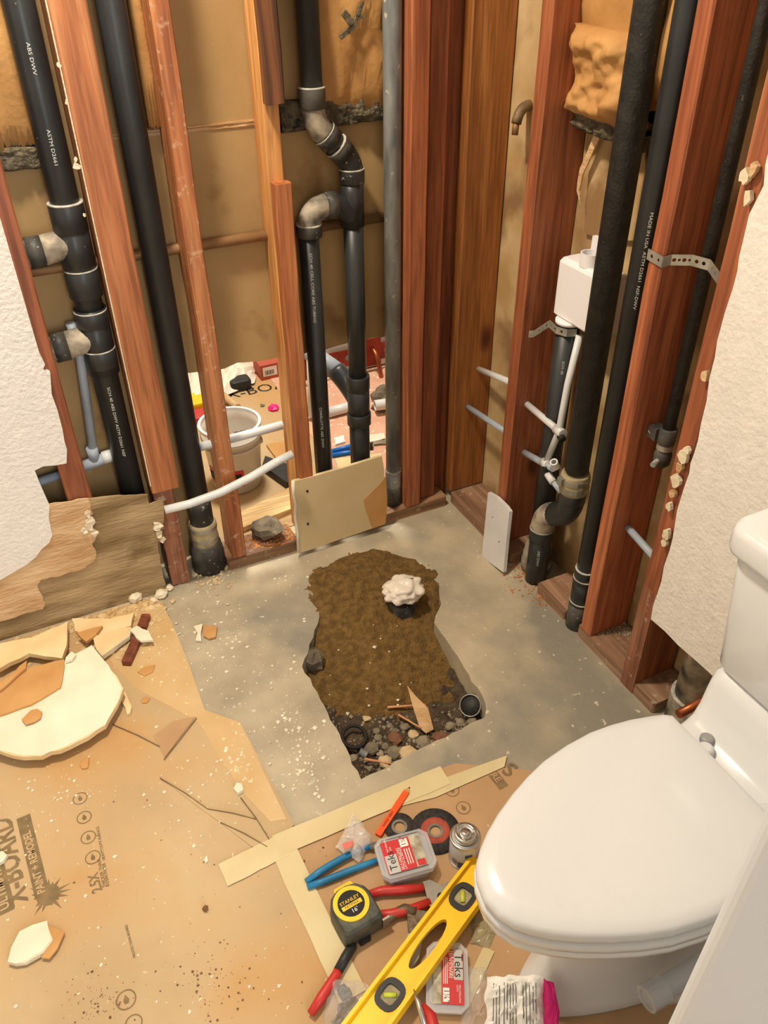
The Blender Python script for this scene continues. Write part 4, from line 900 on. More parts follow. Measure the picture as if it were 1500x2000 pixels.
# pencil
M_, L_ = local(738,1632,.006,800,1538)
t = thing('carpenter_pencil', M_.translation-Vector((0,0,.004)), 'orange flat carpenter pencil lying on the masking tape', 'pencil')
mb = MB().box(0,L_-.014,-.0065,.0065,-.0035,.0035,.0015).xf(M_); obj('shaft', mb, ORG, t)
tip = MB(); rr_ = [[M_@Vector((L_-.014,sy*.0065,sz*.0035)) for sy,sz in ((-1,-1),(1,-1),(1,1),(-1,1))],[M_@Vector((L_-.003,sy*.0018,sz*.0014)) for sy,sz in ((-1,-1),(1,-1),(1,1),(-1,1))]]
obj('sharpened_wood', tip.rings(rr_,True,False), W_FRESH, t); obj('lead', MB().box(L_-.003,L_,-.0015,.0015,-.001,.001).xf(M_), INKB, t)
text('ACME TOOLS', .008, M_@Matrix.Translation((.015,0,.0036)), INKB, t, ext=.0003) if False else text('HARD FIRM', .0075, M_@Matrix.Translation((.02,0,.0036)), INKB, t, ext=.0003)
# level
M_, L_ = local(762,1962,.0,902,1772)
ax0, ax1 = -.16, .285
hwv = .030
t = thing('spirit_level', M_.translation, 'yellow spirit level lying across the tools and pointing under the toilet seat', 'level')
def ell(cx, a_, b_, n=20, p=2.6):
    return [Vector((cx+a_*math.copysign(abs(math.cos(2*PI*k/n))**(2/p),math.cos(2*PI*k/n)), b_*math.copysign(abs(math.sin(2*PI*k/n))**(2/p),math.sin(2*PI*k/n)), .018)) for k in range(n)]
web = MB(); web.prism([Vector((ax0,-hwv+.004,.018)),Vector((ax1,-hwv+.004,.018)),Vector((ax1,hwv-.004,.018)),Vector((ax0,hwv-.004,.018))], (0,0,-.010), [ell(0,.026,.021), ell(L_,.026,.021), ell(L_*.5,.052,.013,24,2)])
web.v = [M_@p+Vector((0,0,.018)) for p in web.v]; obj('web', web, YEL, t)
for s in (-1,1):
    y_ = s*(hwv-.002); obj('rail', MB().box(ax0,ax1,y_-.003,y_+.003,.018,.046,.001).xf(M_), YEL, t)
for cx in (0,L_):
    fr = MB(); fr.prism([p+Vector((0,0,.020)) for p in ell(cx,.0265,.0215)], (0,0,-.012), [[p+Vector((0,0,.020)) for p in ell(cx,.015,.013,16,4)]]); fr.xf(M_); vw = obj('vial_frame', fr, BLK, t)
    gl = MB(); gl.prism([p+Vector((0,0,.016)) for p in ell(cx,.015,.013,16,4)], (0,0,-.004)); gl.xf(M_); obj('vial_window', gl, mat('vial_window', (150,140,112), (176,164,130), 40, .15), vw)
    q_ = Matrix.Rotation(.6 if cx else -.9, 4, 'Z'); 
    vb = MB().tube([M_@(Vector((cx,0,.0345))+q_@Vector((-.010,0,0))), M_@(Vector((cx,0,.0345))+q_@Vector((.010,0,0)))], .0042, 12); obj('vial', vb, mat('vial_green', (196,206,70), rough=.15), vw)
# screw boxes
def screw_box(c4, z, h, name_label, rev=False):
    a_, b_, c_, d_ = [onz(x,y,z) for x,y in c4]           # top corners: far-left, far-right, near-right, near-left
    cen = (a_+b_+c_+d_)/4; ux = ((b_-a_)+(c_-d_)).normalized(); w_ = ((b_-a_).length+(c_-d_).length)/4; uy = ((a_-d_)+(b_-c_)); l_ = uy.length/4
    M_ = basis(Vector((cen.x,cen.y,z-h)), ux, uy)
    t = thing('screw_box', M_.translation, name_label, 'screw box')
    def oct_(w2,l2,z_,c=.012): return [Vector(p) for p in ((-w2+c,-l2,z_),(w2-c,-l2,z_),(w2,-l2+c,z_),(w2,l2-c,z_),(w2-c,l2,z_),(-w2+c,l2,z_),(-w2,l2-c,z_),(-w2,-l2+c,z_))]
    obj('tray', MB().rings([oct_(w_*.86,l_*.86,.0),oct_(w_*.92,l_*.92,h*.7),oct_(w_*.88,l_*.88,h*.7),oct_(w_*.83,l_*.83,.003)],True,False).xf(M_), FROST, t)
    obj('lid', MB().rings([oct_(w_,l_,h*.7),oct_(w_,l_,h),oct_(w_*.90,l_*.90,h),oct_(w_*.88,l_*.88,h*.93)],True,False).xf(M_), FROST, t)
    SCW = MATS.get('screw_steel') or mat('screw_steel', (96,104,110), (150,156,160), 80, .35, .7)
    rr = random.Random(int(c4[0][0])); 
    for k in range(26):
        p = Vector((rr.uniform(-.7,.7)*w_, rr.uniform(-.7,.7)*l_, rr.uniform(.006,h*.55))); a2 = rr.uniform(0,PI); d = Vector((math.cos(a2),math.sin(a2),rr.uniform(-.15,.15)))*.012
        obj('screw', MB().tube([M_@(p-d),M_@(p+d),M_@(p+d*1.05)], [.0012,.0016,.0036], 6), SCW, t)
    s = -1 if rev else 1
    Lm = M_@Matrix.Rotation(PI if rev else 0, 4, 'Z'); zt = h+.0004
    W2, L2 = w_*.78, l_*.78
    lb = obj('label_card', MB().box(-W2,W2*.62,-L2,L2,zt-.0004,zt).xf(Lm), LRED, t, 'red printed label')
    obj('label_stripe', MB().box(W2*.35,W2*.85,-L2,L2,zt-.0003,zt+.0003).xf(Lm), mat('label_silver', (196,190,170), (140,130,104), 60, .5), lb)
    obj('label_badge', MB().box(-W2*.96,-W2*.42,-L2,L2*.12,zt,zt+.0005).xf(Lm), mat('label_grey', (188,186,182), rough=.5), lb)
    obj('label_size_box', MB().box(-W2*.12,W2*.26,L2*.42,L2*.92,zt,zt+.0005).xf(Lm), LWH, lb)
    obj('label_icon', MB().box(W2*.42,W2*.78,-L2*.95,-L2*.58,zt+.0003,zt+.0007).xf(Lm), LRED, lb)
    R = Matrix.Rotation(PI/2,4,'Z')
    def tx(s_, size, x, y, m_, e=.0007): text(s_, size, Lm@Matrix.Translation((x,y,zt))@R, m_, lb, ext=e)
    tx('Teks', .020, -W2*.68, -L2*.85, INKB); tx('1\u00bc"', .0125, W2*.07, L2*.47, INKB)
    tx('SELF-DRILLING', .0068, -W2*.30, -L2*.95, LWH); tx('LATH SCREWS', .0068, -W2*.17, -L2*.95, LWH)
    for k in range(3): obj('label_line', MB().box(W2*(-.02+.11*k),W2*(.02+.11*k),-L2*.7,L2*.28,zt,zt+.0005).xf(Lm), LWH, lb)
    tx('SELF-DRILLING', .0042, -W2*.75, L2*.30, LWH); tx('LATH', .0042, -W2*.60, L2*.30, LWH)
    return t
screw_box(((730,1640),(832,1617),(856,1690),(748,1724)), .040, .040, 'clear screw box with red label between pliers and grinding disc')
screw_box(((843,1845),(922,1838),(906,1985),(822,1968)), .020, .016, 'clear screw box with upside-down red label under the level', True)
# grinding discs
def disc(px,py,r,label,red=True):
    c_ = onz(px,py,.003); t = thing('grinding_disc', (c_.x,c_.y,.002), label, 'disc')
    obj('abrasive', MB().lathe([(.011,.001),(r,.0015),(r,.0045),(r*.6,.005),(r*.35,.003),(.011,.003)], (c_.x,c_.y,.002), n=36, cap=False), mat('abrasive_grit', (40,38,38), (66,60,56), 120, .9, bump=.4), t)
    if red: obj('paper_ring', MB().lathe([(.014,.0036),(r*.40,.0036),(r*.58,.0056),(r*.585,.0050)], (c_.x,c_.y,.002), n=36, cap=False), mat('disc_red', (150,60,46), (176,84,62), 60, .7), t)
    obj('metal_hub', MB().ringtube((c_.x,c_.y,.004),(c_.x,c_.y,.0066), .0155,.0105,24), STL, t); return t
disc(850,1624,.049,'black grinding disc with red centre between screw box and can')
disc(780,1616,.030,'worn grey grinding disc half hidden behind the upright screw box',False)
# can
p = onz(905,1700,0); c_ = (p.x+.013,p.y+.022); hcan = .070
t = thing('cement_can', (c_[0],c_[1],.002), 'small cement can with silver lid beside the toilet seat', 'can')
CANP = mat('can_label', (206,206,208), (180,182,188), 8, .4); CANB = mat('can_label_blue', (44,72,140), rough=.4); CHR = mat('can_lid_metal', (196,194,188), rough=.22, metal=.9)
obj('body', MB().lathe([(.027,.0),(.028,.002),(.028,hcan-.002),(.027,hcan)], (*c_,.002), n=36), CANP, t)
obj('bottom_rim', MB().ringtube((*c_,.002),(*c_,.005), .0288,.027,36), CHR, t); obj('top_rim', MB().lathe([(.0288,hcan-.004),(.029,hcan),(.027,hcan+.002),(.023,hcan-.001),(.0215,hcan-.001)], (*c_,.002), n=36, cap=False), CHR, t)
cap = obj('cap', MB().lathe([(.0215,hcan-.002),(.0215,hcan+.010),(.0195,hcan+.013),(.015,hcan+.0125),(.013,hcan+.010),(.008,hcan+.010),(.0075,hcan+.013),(.003,hcan+.0135)], (*c_,.002), n=36), CHR, t)
for k in range(3):
    a_ = 2.0+k*2.1; obj('cap_stud', MB().lathe([(.0022,hcan+.012),(.0018,hcan+.0145),(.0004,hcan+.015)], (c_[0]+.0165*math.cos(a_),c_[1]+.0165*math.sin(a_),.002), n=8), CHR, cap)
mb = MB(); ring_a = []
def can_patch(a0,a1,z0,z1,m_):
    mb = MB(); n = 10; lo_ = []; hi_ = []
    for k in range(n+1): a_ = a0+(a1-a0)*k/n; lo_.append(Vector((c_[0]+.0283*math.cos(a_),c_[1]+.0283*math.sin(a_),z0))); hi_.append(Vector((c_[0]+.0283*math.cos(a_),c_[1]+.0283*math.sin(a_),z1)))
    mb.rings([lo_,hi_], False, True, closed=False); obj('label_patch', mb, m_, t)
can_patch(3.75,4.7,.010,.028,CANB); can_patch(3.3,3.7,.018,.030,mat('can_grey', (120,124,136), rough=.4)); can_patch(4.2,4.7,.044,.054,CANB)
# tape measure
hT = .052
tc_ = onz(686,1766,hT); xd = onz(715,1752,hT)-onz(657,1786,hT)
T_ = basis(Vector((tc_.x,tc_.y,.004)), Vector((xd.x,xd.y,0)), Vector((-xd.y,xd.x,0)))
t = thing('tape_measure', T_.translation, 'yellow and black tape measure lying with its round badge up', 'tape measure')
CASEM = mat('tape_case', (52,54,46), (80,80,68), 40, .5, bump=.1)
prof = [(-.030,-.046),(.034,-.046),(.040,-.040),(.042,.004),(.038,.020),(.026,.033),(.008,.038),(-.010,.037),(-.026,.029),(-.036,.012),(-.037,-.020),(-.036,-.040)]
def pr_(s_,z_): return [T_@Vector((x*s_,y*s_,z_)) for x,y in prof]
obj('case', MB().rings([pr_(.94,0),pr_(1,.006),pr_(1,hT-.016),pr_(.97,hT-.008),pr_(.88,hT-.003)],True,False), CASEM, t)
def face_ring(r0,r1,z0,z1,m_,nm,par):
    mb = MB(); n = 32
    def R(r,z): return [T_@Vector((r*math.cos(2*PI*k/n),r*math.sin(2*PI*k/n),z)) for k in range(n)]
    mb.rings([R(r1,z0),R(r1,z1),R(max(r0,.0001),z1)], r0 <= 0, False); return obj(nm, mb, m_, par)
face_ring(.024,.032,hT-.008,hT-.0005,YEL,'yellow_ring',t); bd_ = face_ring(0,.0242,hT-.006,hT-.001,INKB,'badge',t)
obj('badge_bar', MB().box(-.019,.019,-.0065,.0008,hT-.0012,hT-.0006).xf(T_), YEL, bd_)
for s_, y_, sz, mm in (('STANLEY',.006,.0092,YEL),('FATMAX',-.003,.0072,INKB),("16'",-.0135,.0110,LWH)):
    text(s_, sz, T_@Matrix.Translation((0,y_,hT-.0003)), mm, bd_, ext=.0, align='CENTER')
obj('top_lock', MB().box(-.014,.022,.030,.042,.012,hT-.010,.003).xf(T_), YEL, t)
obj('hook', MB().box(.036,.050,-.048,-.044,.008,.034).xf(T_), STL, t)
obj('rubber_foot', MB().box(-.012,.010,-.052,-.044,.001,.012,.002).xf(T_), INKB, t)
# pliers helper: handles as tubes
def handles(t, lst, m_, r):
    for px in lst: obj('handle', MB().tube([onz(x,y,z) for x,y,z in px], r, 12), m_, t)
p = onz(690,1680,0); t = thing('blue_pliers', (p.x,p.y,.002), 'slip pliers with blue handles left of the upright screw box', 'pliers')
handles(t, [[(598,1722,.012),(625,1702,.012),(665,1678,.012),(705,1658,.012),(728,1652,.012)],[(600,1732,.010),(630,1722,.010),(675,1704,.010),(715,1688,.010),(742,1678,.010)]], BLU, [.006,.0068,.0068,.006,.005])
obj('jaw', MB().tube([onz(722,1655,.012),onz(750,1650,.012),onz(785,1640,.012)], [.006,.010,.006], 8), STL, t); obj('jaw', MB().tube([onz(738,1680,.010),onz(760,1665,.012),onz(795,1650,.012)], [.006,.010,.006], 8), STL, t)
obj('pivot', MB().lathe([(.008,.006),(.008,.022),(.005,.024)], onz(752,1657,0)), STL, t)
p = onz(800,1750,0); t = thing('red_snips', (p.x,p.y,.002), 'metal snips with red handles between tape measure and level', 'snips')
handles(t, [[(712,1750,.012),(745,1740,.013),(785,1738,.013),(828,1735,.012)],[(725,1788,.012),(765,1785,.013),(805,1776,.013),(840,1762,.012)]], RED, [.007,.0088,.009,.0075])
def flat(px, z, th, m_, nm, par, holes=()): return obj(nm, MB().prism([onz(x,y,z) for x,y in px], (0,0,-th), [[onz(cx,cy,z)+Vector((r*math.cos(-2*PI*k/10),r*math.sin(-2*PI*k/10),0)) for k in range(10)] for cx,cy,r in holes]), m_, par)
flat([(826,1722),(840,1718),(868,1732),(898,1742),(892,1752),(868,1772),(850,1780),(838,1768),(834,1752)], .016, .008, STL, 'head', t)
flat([(862,1728),(905,1708),(912,1725),(890,1752)], .014, .006, STL, 'blade', t, [(893,1726,.006)])
obj('pivot', MB().lathe([(.006,.010),(.006,.019),(.004,.020)], onz(860,1760,0)), INKB, t)
# hammer
p = onz(815,1800,0); t = thing('claw_hammer', (p.x,p.y,.002), 'rusty claw hammer head with worn grey handle partly under the level', 'hammer')
RUST = mat('hammer_rust', (92,78,62), (124,108,88), 40, .55, .5, bump=.2)
flat([(795,1785),(810,1776),(838,1780),(850,1795),(842,1812),(825,1828),(797,1822),(796,1800)], .018, .015, RUST, 'head', t)
obj('claw', MB().tube([onz(*q_) for q_ in ((812,1782,.013),(790,1776,.013),(770,1785,.012),(752,1802,.012),(740,1812,.008))], [.011,.010,.009,.007,.004], 8), RUST, t)
flat([(797,1822),(826,1828),(818,1870),(795,1905),(784,1880)], .017, .013, mat('handle_grey', (168,160,144), (186,178,160), 30, .6), 'handle', t)
# utility knife
p = onz(650,1920,0); t = thing('utility_knife', (p.x,p.y,.004), 'red and black knife lying on the masking tape by the clear bag', 'knife')
obj('handle', MB().tube([onz(607,1980,.014),onz(630,1945,.015),onz(656,1905,.014),onz(662,1893,.013)], [.007,.009,.0085,.008], 10), RED, t); obj('grip', MB().tube([onz(660,1897,.014),onz(675,1870,.014),onz(688,1848,.013),onz(690,1843,.011)], [.0085,.0092,.009,.006], 10), BLK, t)
# pointed snips at the lower edge
p = onz(830,1990,.05); t = thing('pointed_scissors', (p.x,p.y,.03), 'silver pointed blades with red handle resting on the level at the picture bottom', 'scissors')
obj('blade', MB().tube([onz(808,1932,.056),onz(816,1955,.056),onz(832,2010,.054)], [.0008,.004,.006], 8), CHR, t); obj('handle', MB().tube([onz(826,1962,.052),onz(842,1985,.054),onz(848,2012,.054),onz(838,2050,.052)], [.004,.009,.010,.008], 10), RED, t)
# clear bags
def bag(name, px, z0, h, m_, label, seed, n=14):
    pts = [onz(q_[0],q_[1],q_[2] if len(q_) > 2 else z0) for q_ in px]; a_,b_,c_,d_ = pts; vs = []
    for j in range(n+1):
        for i in range(n+1):
            u,v = i/n,j/n; p = (d_*(1-u)+c_*u)*(1-v)+(a_*(1-u)+b_*u)*v
            e = (1-(2*u-1)**4)*(1-(2*v-1)**4); q_ = p*60+Vector((seed,0,0))
            vs.append(p+Vector((noise.noise(q_+Vector((9,0,0)))*.006, noise.noise(q_+Vector((0,9,0)))*.006, h*e*(.55+.6*abs(noise.noise(q_*.8)))+abs(noise.noise(q_*2))*.006*e+.001)))
    k = n+1; mb = MB().add(vs, [(j*k+i,j*k+i+1,(j+1)*k+i+1,(j+1)*k+i) for j in range(n) for i in range(n)], False)
    return mb
FILM = mat('bag_film', (238,238,240), rough=.16, alpha=.26); FILM2 = mat('bag_film_milky', (240,232,224), rough=.2, alpha=.5)
p = onz(690,1960,0); t = thing('parts_bag', (p.x,p.y,.004), 'clear plastic bag of dark metal parts beside the red knife', 'bag')
obj('film', bag('b', ((636,1908),(742,1925),(735,2040),(625,2040)), .004, .034, FILM, '', 3), FILM, t)
for i in range(14):
    rr = random.Random(i); obj('metal_part', crumb(MB(), onz(rr.uniform(655,715),rr.uniform(1925,2010),.012), rr.uniform(.008,.014), i+300, .6), mat('dark_parts', (58,56,50), (92,88,78), 60, .5, .5) if i == 0 else MATS['dark_parts'], t)
p = onz(700,1640,0); t = thing('torn_bag', (p.x,p.y,.004), 'small torn clear bag draped over the blue pliers', 'bag')
obj('film', bag('b', ((690,1590),(732,1640),(700,1682),(655,1655)), .010, .030, FILM2, '', 5), FILM2, t)
obj('red_print', MB().prism([onz(x,y,.034) for x,y in ((668,1648),(690,1640),(688,1652),(672,1660))], (0,0,-.0005)), mat('print_pink_red', (214,110,96), rough=.5), t)
p = onz(940,1930,0); obj('clear_wrap', bag('b', ((905,1880),(950,1895),(960,2010),(900,2010)), .003, .022, FILM, '', 8), FILM, None, 'crumpled clear wrap between the second screw box and the white packet', 'wrap')
obj('clear_film', bag('b', ((925,1790),(985,1800),(955,1850),(915,1845)), .003, .006, FILM2, '', 11), mat('film_olive', (176,166,132), rough=.3, alpha=.75), None, 'flat clear film beside the level under the toilet seat', 'wrap')
# white packet with pink edge
pk = bag('b', ((950,1905,.095),(1062,1908,.10),(1066,2080,.012),(946,2080,.012)), .006, .022, LWH, '', 13, 18)
p = onz(1005,2060,0); t = thing('instruction_packet', (p.x,p.y,.004), 'white printed packet with bright pink edge at the foot of the toilet', 'packet')
obj('packet', pk, LWH, t)
PINK = mat('packet_pink', (226,30,130), rough=.4)
obj('pink_edge', bag('b', ((1060,1908,.102),(1084,1920,.098),(1098,2080,.012),(1066,2080,.014)), .010, .022, PINK, '', 14, 8), PINK, t)
def pk_pt(u, v):
    a_,b_,c_,d_ = [onz(x,y,z) for x,y,z in ((950,1905,.095),(1062,1908,.10),(1066,2080,.012),(946,2080,.012))]
    p = (d_*(1-u)+c_*u)*(1-v)+(a_*(1-u)+b_*u)*v; e = (1-(2*u-1)**4)*(1-(2*v-1)**4); q_ = p*60+Vector((13,0,0))
    return p+Vector((0,0,.022*e*(.55+.6*abs(noise.noise(q_*.8)))+abs(noise.noise(q_*2))*.006*e+.0028))
for k,u in enumerate((.12,.17,.22,.30,.35,.40,.45,.50,.62,.67,.73,.79,.84)):
    v1 = .88-.02*(k%3); v0 = .1 if k%4 else .45
    obj('print_line', MB().tube([pk_pt(u,v0+(v1-v0)*i/8) for i in range(9)], .0005, 4), INKB, t)
# clear plastic tubes
a_, b_ = onz(1262,1952,.13), onz(1372,1885,.13); d = (b_-a_).normalized()
t = thing('clear_fitting', (a_.x,a_.y,.10), 'clear plastic tube fitting with side stub lying against the toilet base', 'fitting')
obj('tube', MB().ringtube(a_, b_, .017, .0145, 24), FROST, t); obj('collar', MB().ringtube(a_, a_+d*.034, .0205, .0165, 24), FROST, t); obj('end_disc', MB().tube([a_+d*.003,a_+d*.005], .0165, 24), FROST, t)
s_ = onz(1306,1950,.10); obj('side_stub', MB().tube([s_, s_+Vector((.02,-.012,.02))], .009, 16), FROST, t)
# ================================================================== NEXT ROOM, seen below the cut drywall
PF = sheet('next_room_board', [Vector((-.4,1.83,0)),Vector((.93,1.83,0)),Vector((.93,3.8,0)),Vector((-.4,3.8,0))], .003, PAPER, .0028, label='brown printed floor board in the next room beyond the studs', cat='floor covering')
PR = sheet('rosin_paper', [Vector((.80,1.83,0)),Vector((2.3,1.83,0)),Vector((2.3,3.0,0)),Vector((.84,3.0,0))], .0045, mat('rosin_red', (206,156,128), (216,172,144), 12, .75, spots=(236,210,190), spot_scale=50, spot_amt=.62), .0012, label='reddish floor paper in the next room behind the looped vent', cat='floor covering')
a_ = onz(532,757); b_ = onz(440,776); x = (b_-a_).normalized()
text('X-BOARD', .085, basis(Vector((b_.x,b_.y,.0036)), -x, Vector((x.y,-x.x,0)) if False else Vector((0,1,0))), INKB, PF, 'printed_lettering', 0, sx=.9)
# bucket
bc = (.503,2.12)
t = thing('plastic_bucket', (bc[0],bc[1],.004), 'white plastic bucket with red label behind the scuffed stud', 'bucket')
BKT = mat('bucket_plastic', (226,218,202), (212,202,184), 10, .4); H_ = .215
obj('shell', MB().lathe([(.070,0),(.074,.003),(.088,H_*.80),(.092,H_*.8),(.092,H_*.84),(.089,H_*.84),(.090,H_),(.087,H_),(.085,H_*.8),(.070,.008)], (*bc,.004), n=40), BKT, t)
obj('rim', MB().ringtube((bc[0],bc[1],H_-.004),(bc[0],bc[1],H_+.006), .0945,.086,40), PLAST, t); obj('rib', MB().ringtube((bc[0],bc[1],H_*.72),(bc[0],bc[1],H_*.735), .091,.084,40), BKT, t)
obj('contents', MB().lathe([(.0,.0),(.078,.0)], (bc[0],bc[1],.08), n=32, cap=False), mat('bucket_inside', (206,210,232), rough=.4), t)
def bk_patch(a0,a1,z0,z1,m_,nm,off=.0008):
    mb = MB(); n = 14; lo_=[]; hi_=[]
    def rad(z): return .074+(.088-.074)*(z/(H_*.8))+off
    for k in range(n+1):
        a_ = a0+(a1-a0)*k/n; lo_.append(Vector((bc[0]+rad(z0)*math.cos(a_),bc[1]+rad(z0)*math.sin(a_),z0+.004))); hi_.append(Vector((bc[0]+rad(z1)*math.cos(a_),bc[1]+rad(z1)*math.sin(a_),z1+.004)))
    obj(nm, mb.rings([lo_,hi_],False,True,closed=False), m_, t)
bk_patch(3.2,4.75,.030,.090,LRED,'red_label'); bk_patch(3.2,4.66,.044,.078,INKB,'black_label',.0012)
for a0 in (4.2,): 
    an = a0; n_ = Vector((math.cos(an),math.sin(an),0)); text('PREMIUM', .012, basis(Vector((bc[0],bc[1],.064))+n_*.0815+Vector((-.02,0,0)), Vector((0,0,1)).cross(n_), (0,0,1)), LWH, t, ext=.001)
hp = [Vector((bc[0]+.091*math.cos(a_),bc[1]+.091*math.sin(a_),H_*.78-.075*math.sin((a_+.5)/2.1*PI)*.9)) for a_ in [(-.5+2.1*k/12-1.2) for k in range(13)]]
obj('wire_handle', MB().tube(hp, .002, 6), STL, t)
# white plastic sheeting, black case, red carton
obj('plastic_sheeting', bag('b', ((345,680),(500,668),(498,748),(366,806)), .012, .07, LWH, '', 21, 20), mat('sheeting_white', (236,226,206), rough=.4), None, 'crumpled white plastic sheeting on the floor of the next room', 'sheeting')
p = onz(484,772); t = obj('black_case', rbox(p.x-.05,p.x+.03,p.y+.03,p.y+.09,.003,.045,.012,.008), BLK, None, 'black plastic case under the white sheeting in the next room', 'case')
p = onz(528,742); t = thing('red_carton', (p.x,p.y+.04,.003), 'red carton with barcode label beyond the sawn stud', 'carton')
obj('carton', MB().box(p.x-.035,p.x+.05,p.y,p.y+.09,.003,.065), mat('carton_red', (176,84,62), rough=.7), t); lb = obj('barcode_label', MB().box(p.x-.026,p.x+.03,p.y-.0006,p.y,.018,.055), LWH, t)
for k in range(9): obj('barcode_line', MB().box(p.x-.018+k*.004,p.x-.0165+k*.004+(k%3)*.0006,p.y-.0012,p.y-.0006,.024,.042), INKB, lb)
a_, b_ = onz(435,772,.02), onz(464,796,.02); t = obj('roll_tube', MB().tube([a_,b_], .014, 14), PAPER2, None, 'pale cardboard tube on the next room floor above the bucket', 'tube')
p = onz(446,806); obj('putty_tool', rbox(p.x-.03,p.x+.03,p.y-.012,p.y+.012,.003,.022,.01,.005), BLK, None, 'dark rounded tool behind the bucket rim', 'tool')
p = onz(386,800); obj('yellow_package', rbox(p.x-.05,p.x+.05,p.y-.03,p.y+.06,.003,.04,.01,.006), YEL, None, 'yellow package glimpsed between the dark vent and the scuffed stud', 'package')
p = onz(390,822); obj('red_package', rbox(p.x-.04,p.x+.04,p.y-.03,p.y+.04,.003,.03,.01,.006), RED, None, 'red package below the yellow one beyond the scuffed stud', 'package')
p = onz(535,801); obj('pink_scrap', crumb(MB(), p+Vector((0,0,.010)), .022, 41, .5), PINK, None, 'pink crumpled scrap beside the sawn stud in the next room', 'scrap')
p = onz(513,795); obj('green_scrap', crumb(MB(), p+Vector((0,0,.006)), .010, 42, .4), mat('scrap_green', (96,110,84), rough=.7), None, 'small green scrap on the next room floor', 'scrap')
a_ = ony(541,795,2.35); t = obj('slotted_upright', MB().box(a_.x-.01,a_.x+.012,2.16,2.17,.003,.30), STL, None, 'dark slotted metal strip standing behind the sawn stud', 'strip')
# plank and offcuts just beyond the plate
pl = [onz(x,y,.022) for x,y in ((470,1000),(568,950),(576,985),(572,992),(474,1030))]
obj('pine_plank', MB().prism(pl, (0,0,-.019)), W_PINE, None, 'pale pine plank lying just beyond the back plate', 'plank')
pl = [onz(x,y,.03) for x,y in ((518,890),(560,905),(600,918),(600,940),(560,942),(512,908))]
obj('tool_bag', MB().prism(pl, (0,0,-.026)), BLK, None, 'flat dark tool case right of the bucket in the next room', 'case')
pl = [onz(x,y,.012) for x,y in ((520,868),(560,860),(600,880),(600,905),(540,895))]
obj('paper_scrap', MB().prism(pl, (0,0,-.007)), BRN, None, 'brown paper scrap right of the bucket rim', 'paper')
# copper stub bracket on a white panel
yk = 2.62
obj('tub_apron', rbox(1.02,2.3,yk+.02,yk+.5,.005,.30,.03,.02), PORC, None, 'white tub side behind the copper bracket in the next room', 'tub')
a_, b_ = ony(597,705,yk), ony(752,690,yk); zb_ = (ony(690,697,yk).z)
t = thing('copper_bracket', (1.15,yk,zb_-.05), 'copper-coloured perforated stub-out bracket in the next room behind the looped vent', 'bracket')
hl = []
rr = random.Random(3); xx = a_.x+.06
while xx < b_.x+.1:
    r_ = rr.choice((.012,.020,.012)); hl.append([Vector((xx+r_*math.cos(-2*PI*k/14),yk,zb_+r_*math.sin(-2*PI*k/14))) for k in range(14)]); xx += .055
COPR = mat('bracket_copper', (150,52,30), (120,40,24), 20, .45, .3)
obj('strip', MB().prism([Vector((a_.x-.05,yk,zb_-.034)),Vector((b_.x+.16,yk,zb_-.034)),Vector((b_.x+.16,yk,zb_+.034)),Vector((a_.x-.05,yk,zb_+.034))], (0,.004,0), hl), COPR, t)
q0 = ony(598,690,yk-.01); q1 = ony(728,690,yk-.01)
for q_, w_ in ((q0,.05),(q1,.06)):
    obj('clamp_plate', MB().box(q_.x-w_,q_.x+w_*.6,yk-.008,yk-.001,zb_-.05,zb_+.062), COPR, t)
    obj('copper_stub', MB().tube(arc((q_.x,yk-.01,zb_+.02),(q_.x,yk-.06,zb_+.02),(q_.x+.01,yk-.065,zb_-.09)), .0085, 12), COPPER, t)
    obj('stub_end', MB().tube([(q_.x+.01,yk-.065,zb_-.085),(q_.x+.01,yk-.065,zb_-.12)], .010, 12), mat('brass', (190,150,70), rough=.35, metal=.8) if 'brass' not in MATS else MATS['brass'], t)
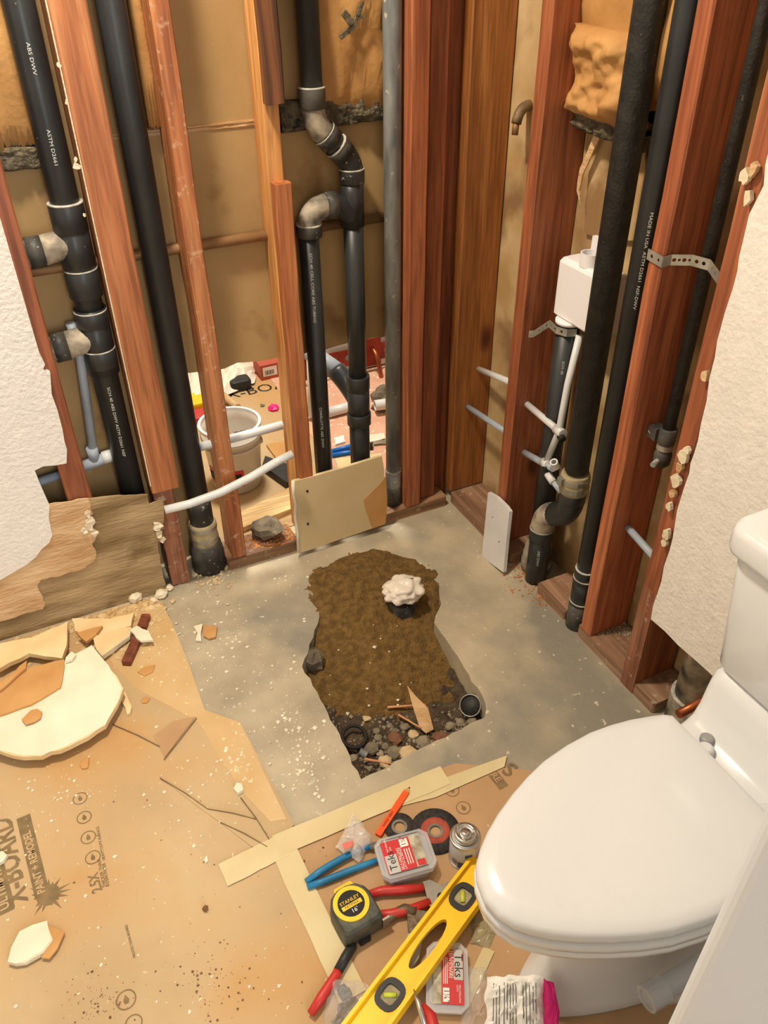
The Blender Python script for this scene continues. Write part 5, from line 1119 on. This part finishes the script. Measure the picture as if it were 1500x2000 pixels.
# white pipes on the next room floor
a_, b_ = onz(610,812,.02), ony(622,735,2.5); obj('white_riser', MB().tube([a_, Vector((a_.x+.01,a_.y+.01,.12)), Vector((a_.x+.02,a_.y+.02,.30))], .0165, 16), PEX, None, 'white riser tube left of the looped vent in the next room', 'tube')
a_, b_ = onz(640,806,.025), onz(700,790,.025); obj('white_pipe', MB().tube([a_,b_], .018, 16), PEX, None, 'white pipe lying behind the two legs of the looped vent', 'pipe')
a_, b_ = onz(732,792,.04), onz(775,786,.04); t = obj('pvc_stub', MB().ringtube(a_,b_, .019,.015), PEX, None, 'open white pipe stub beside the galvanised pipe', 'pipe')
for i,(x,y,r) in enumerate(((738,775,.035),(750,765,.04),(742,795,.03),(760,785,.04))):
    obj('mortar_lump', crumb(MB(), onz(x,y,r*.4), r, i+80, .7), CONCD, None, ['grey mortar lump under the copper stub','large grey mortar lump beside the galvanised pipe','low grey mortar lump below the white pipe stub','mortar lump half behind the galvanised pipe'][i], 'mortar')
p = onz(678,875); t = thing('blue_cutter', (p.x,p.y,.004), 'tool with bright blue handles on the next room floor', 'pliers')
BLU2 = mat('handle_bright_blue', (20,110,200), rough=.35)
obj('handle', MB().tube([onz(648,882,.012),onz(680,873,.013),onz(705,868,.012)], .0085, 12), BLU2, t); obj('handle', MB().tube([onz(648,890,.010),onz(680,884,.011),onz(712,882,.010)], .0085, 12), BLU2, t); obj('head', MB().tube([onz(706,872,.012),onz(728,872,.012)], [.012,.014], 10), BLK, t)
for i,(px,m_,lb) in enumerate(([((652,855),(672,850),(674,862),(655,868)),LWH,'white printed card beside the blue handled tool'],[((700,850),(750,845),(752,858),(705,866)),WBOARD,'white drywall scrap behind the blue handled tool'],
      [((728,862),(752,856),(754,866),(730,868)),STONE,'grey slate scrap right of the blue handled tool'],[((655,896),(700,890),(745,885),(745,900),(660,915)),CREAM,'cream plaster scrap just behind the leaning tan drywall'])):
    obj('floor_scrap', MB().prism(jit([onz(x,y,.012) for x,y in px],.02,.002,i), (0,0,-.007)), m_, None, lb, 'scrap')
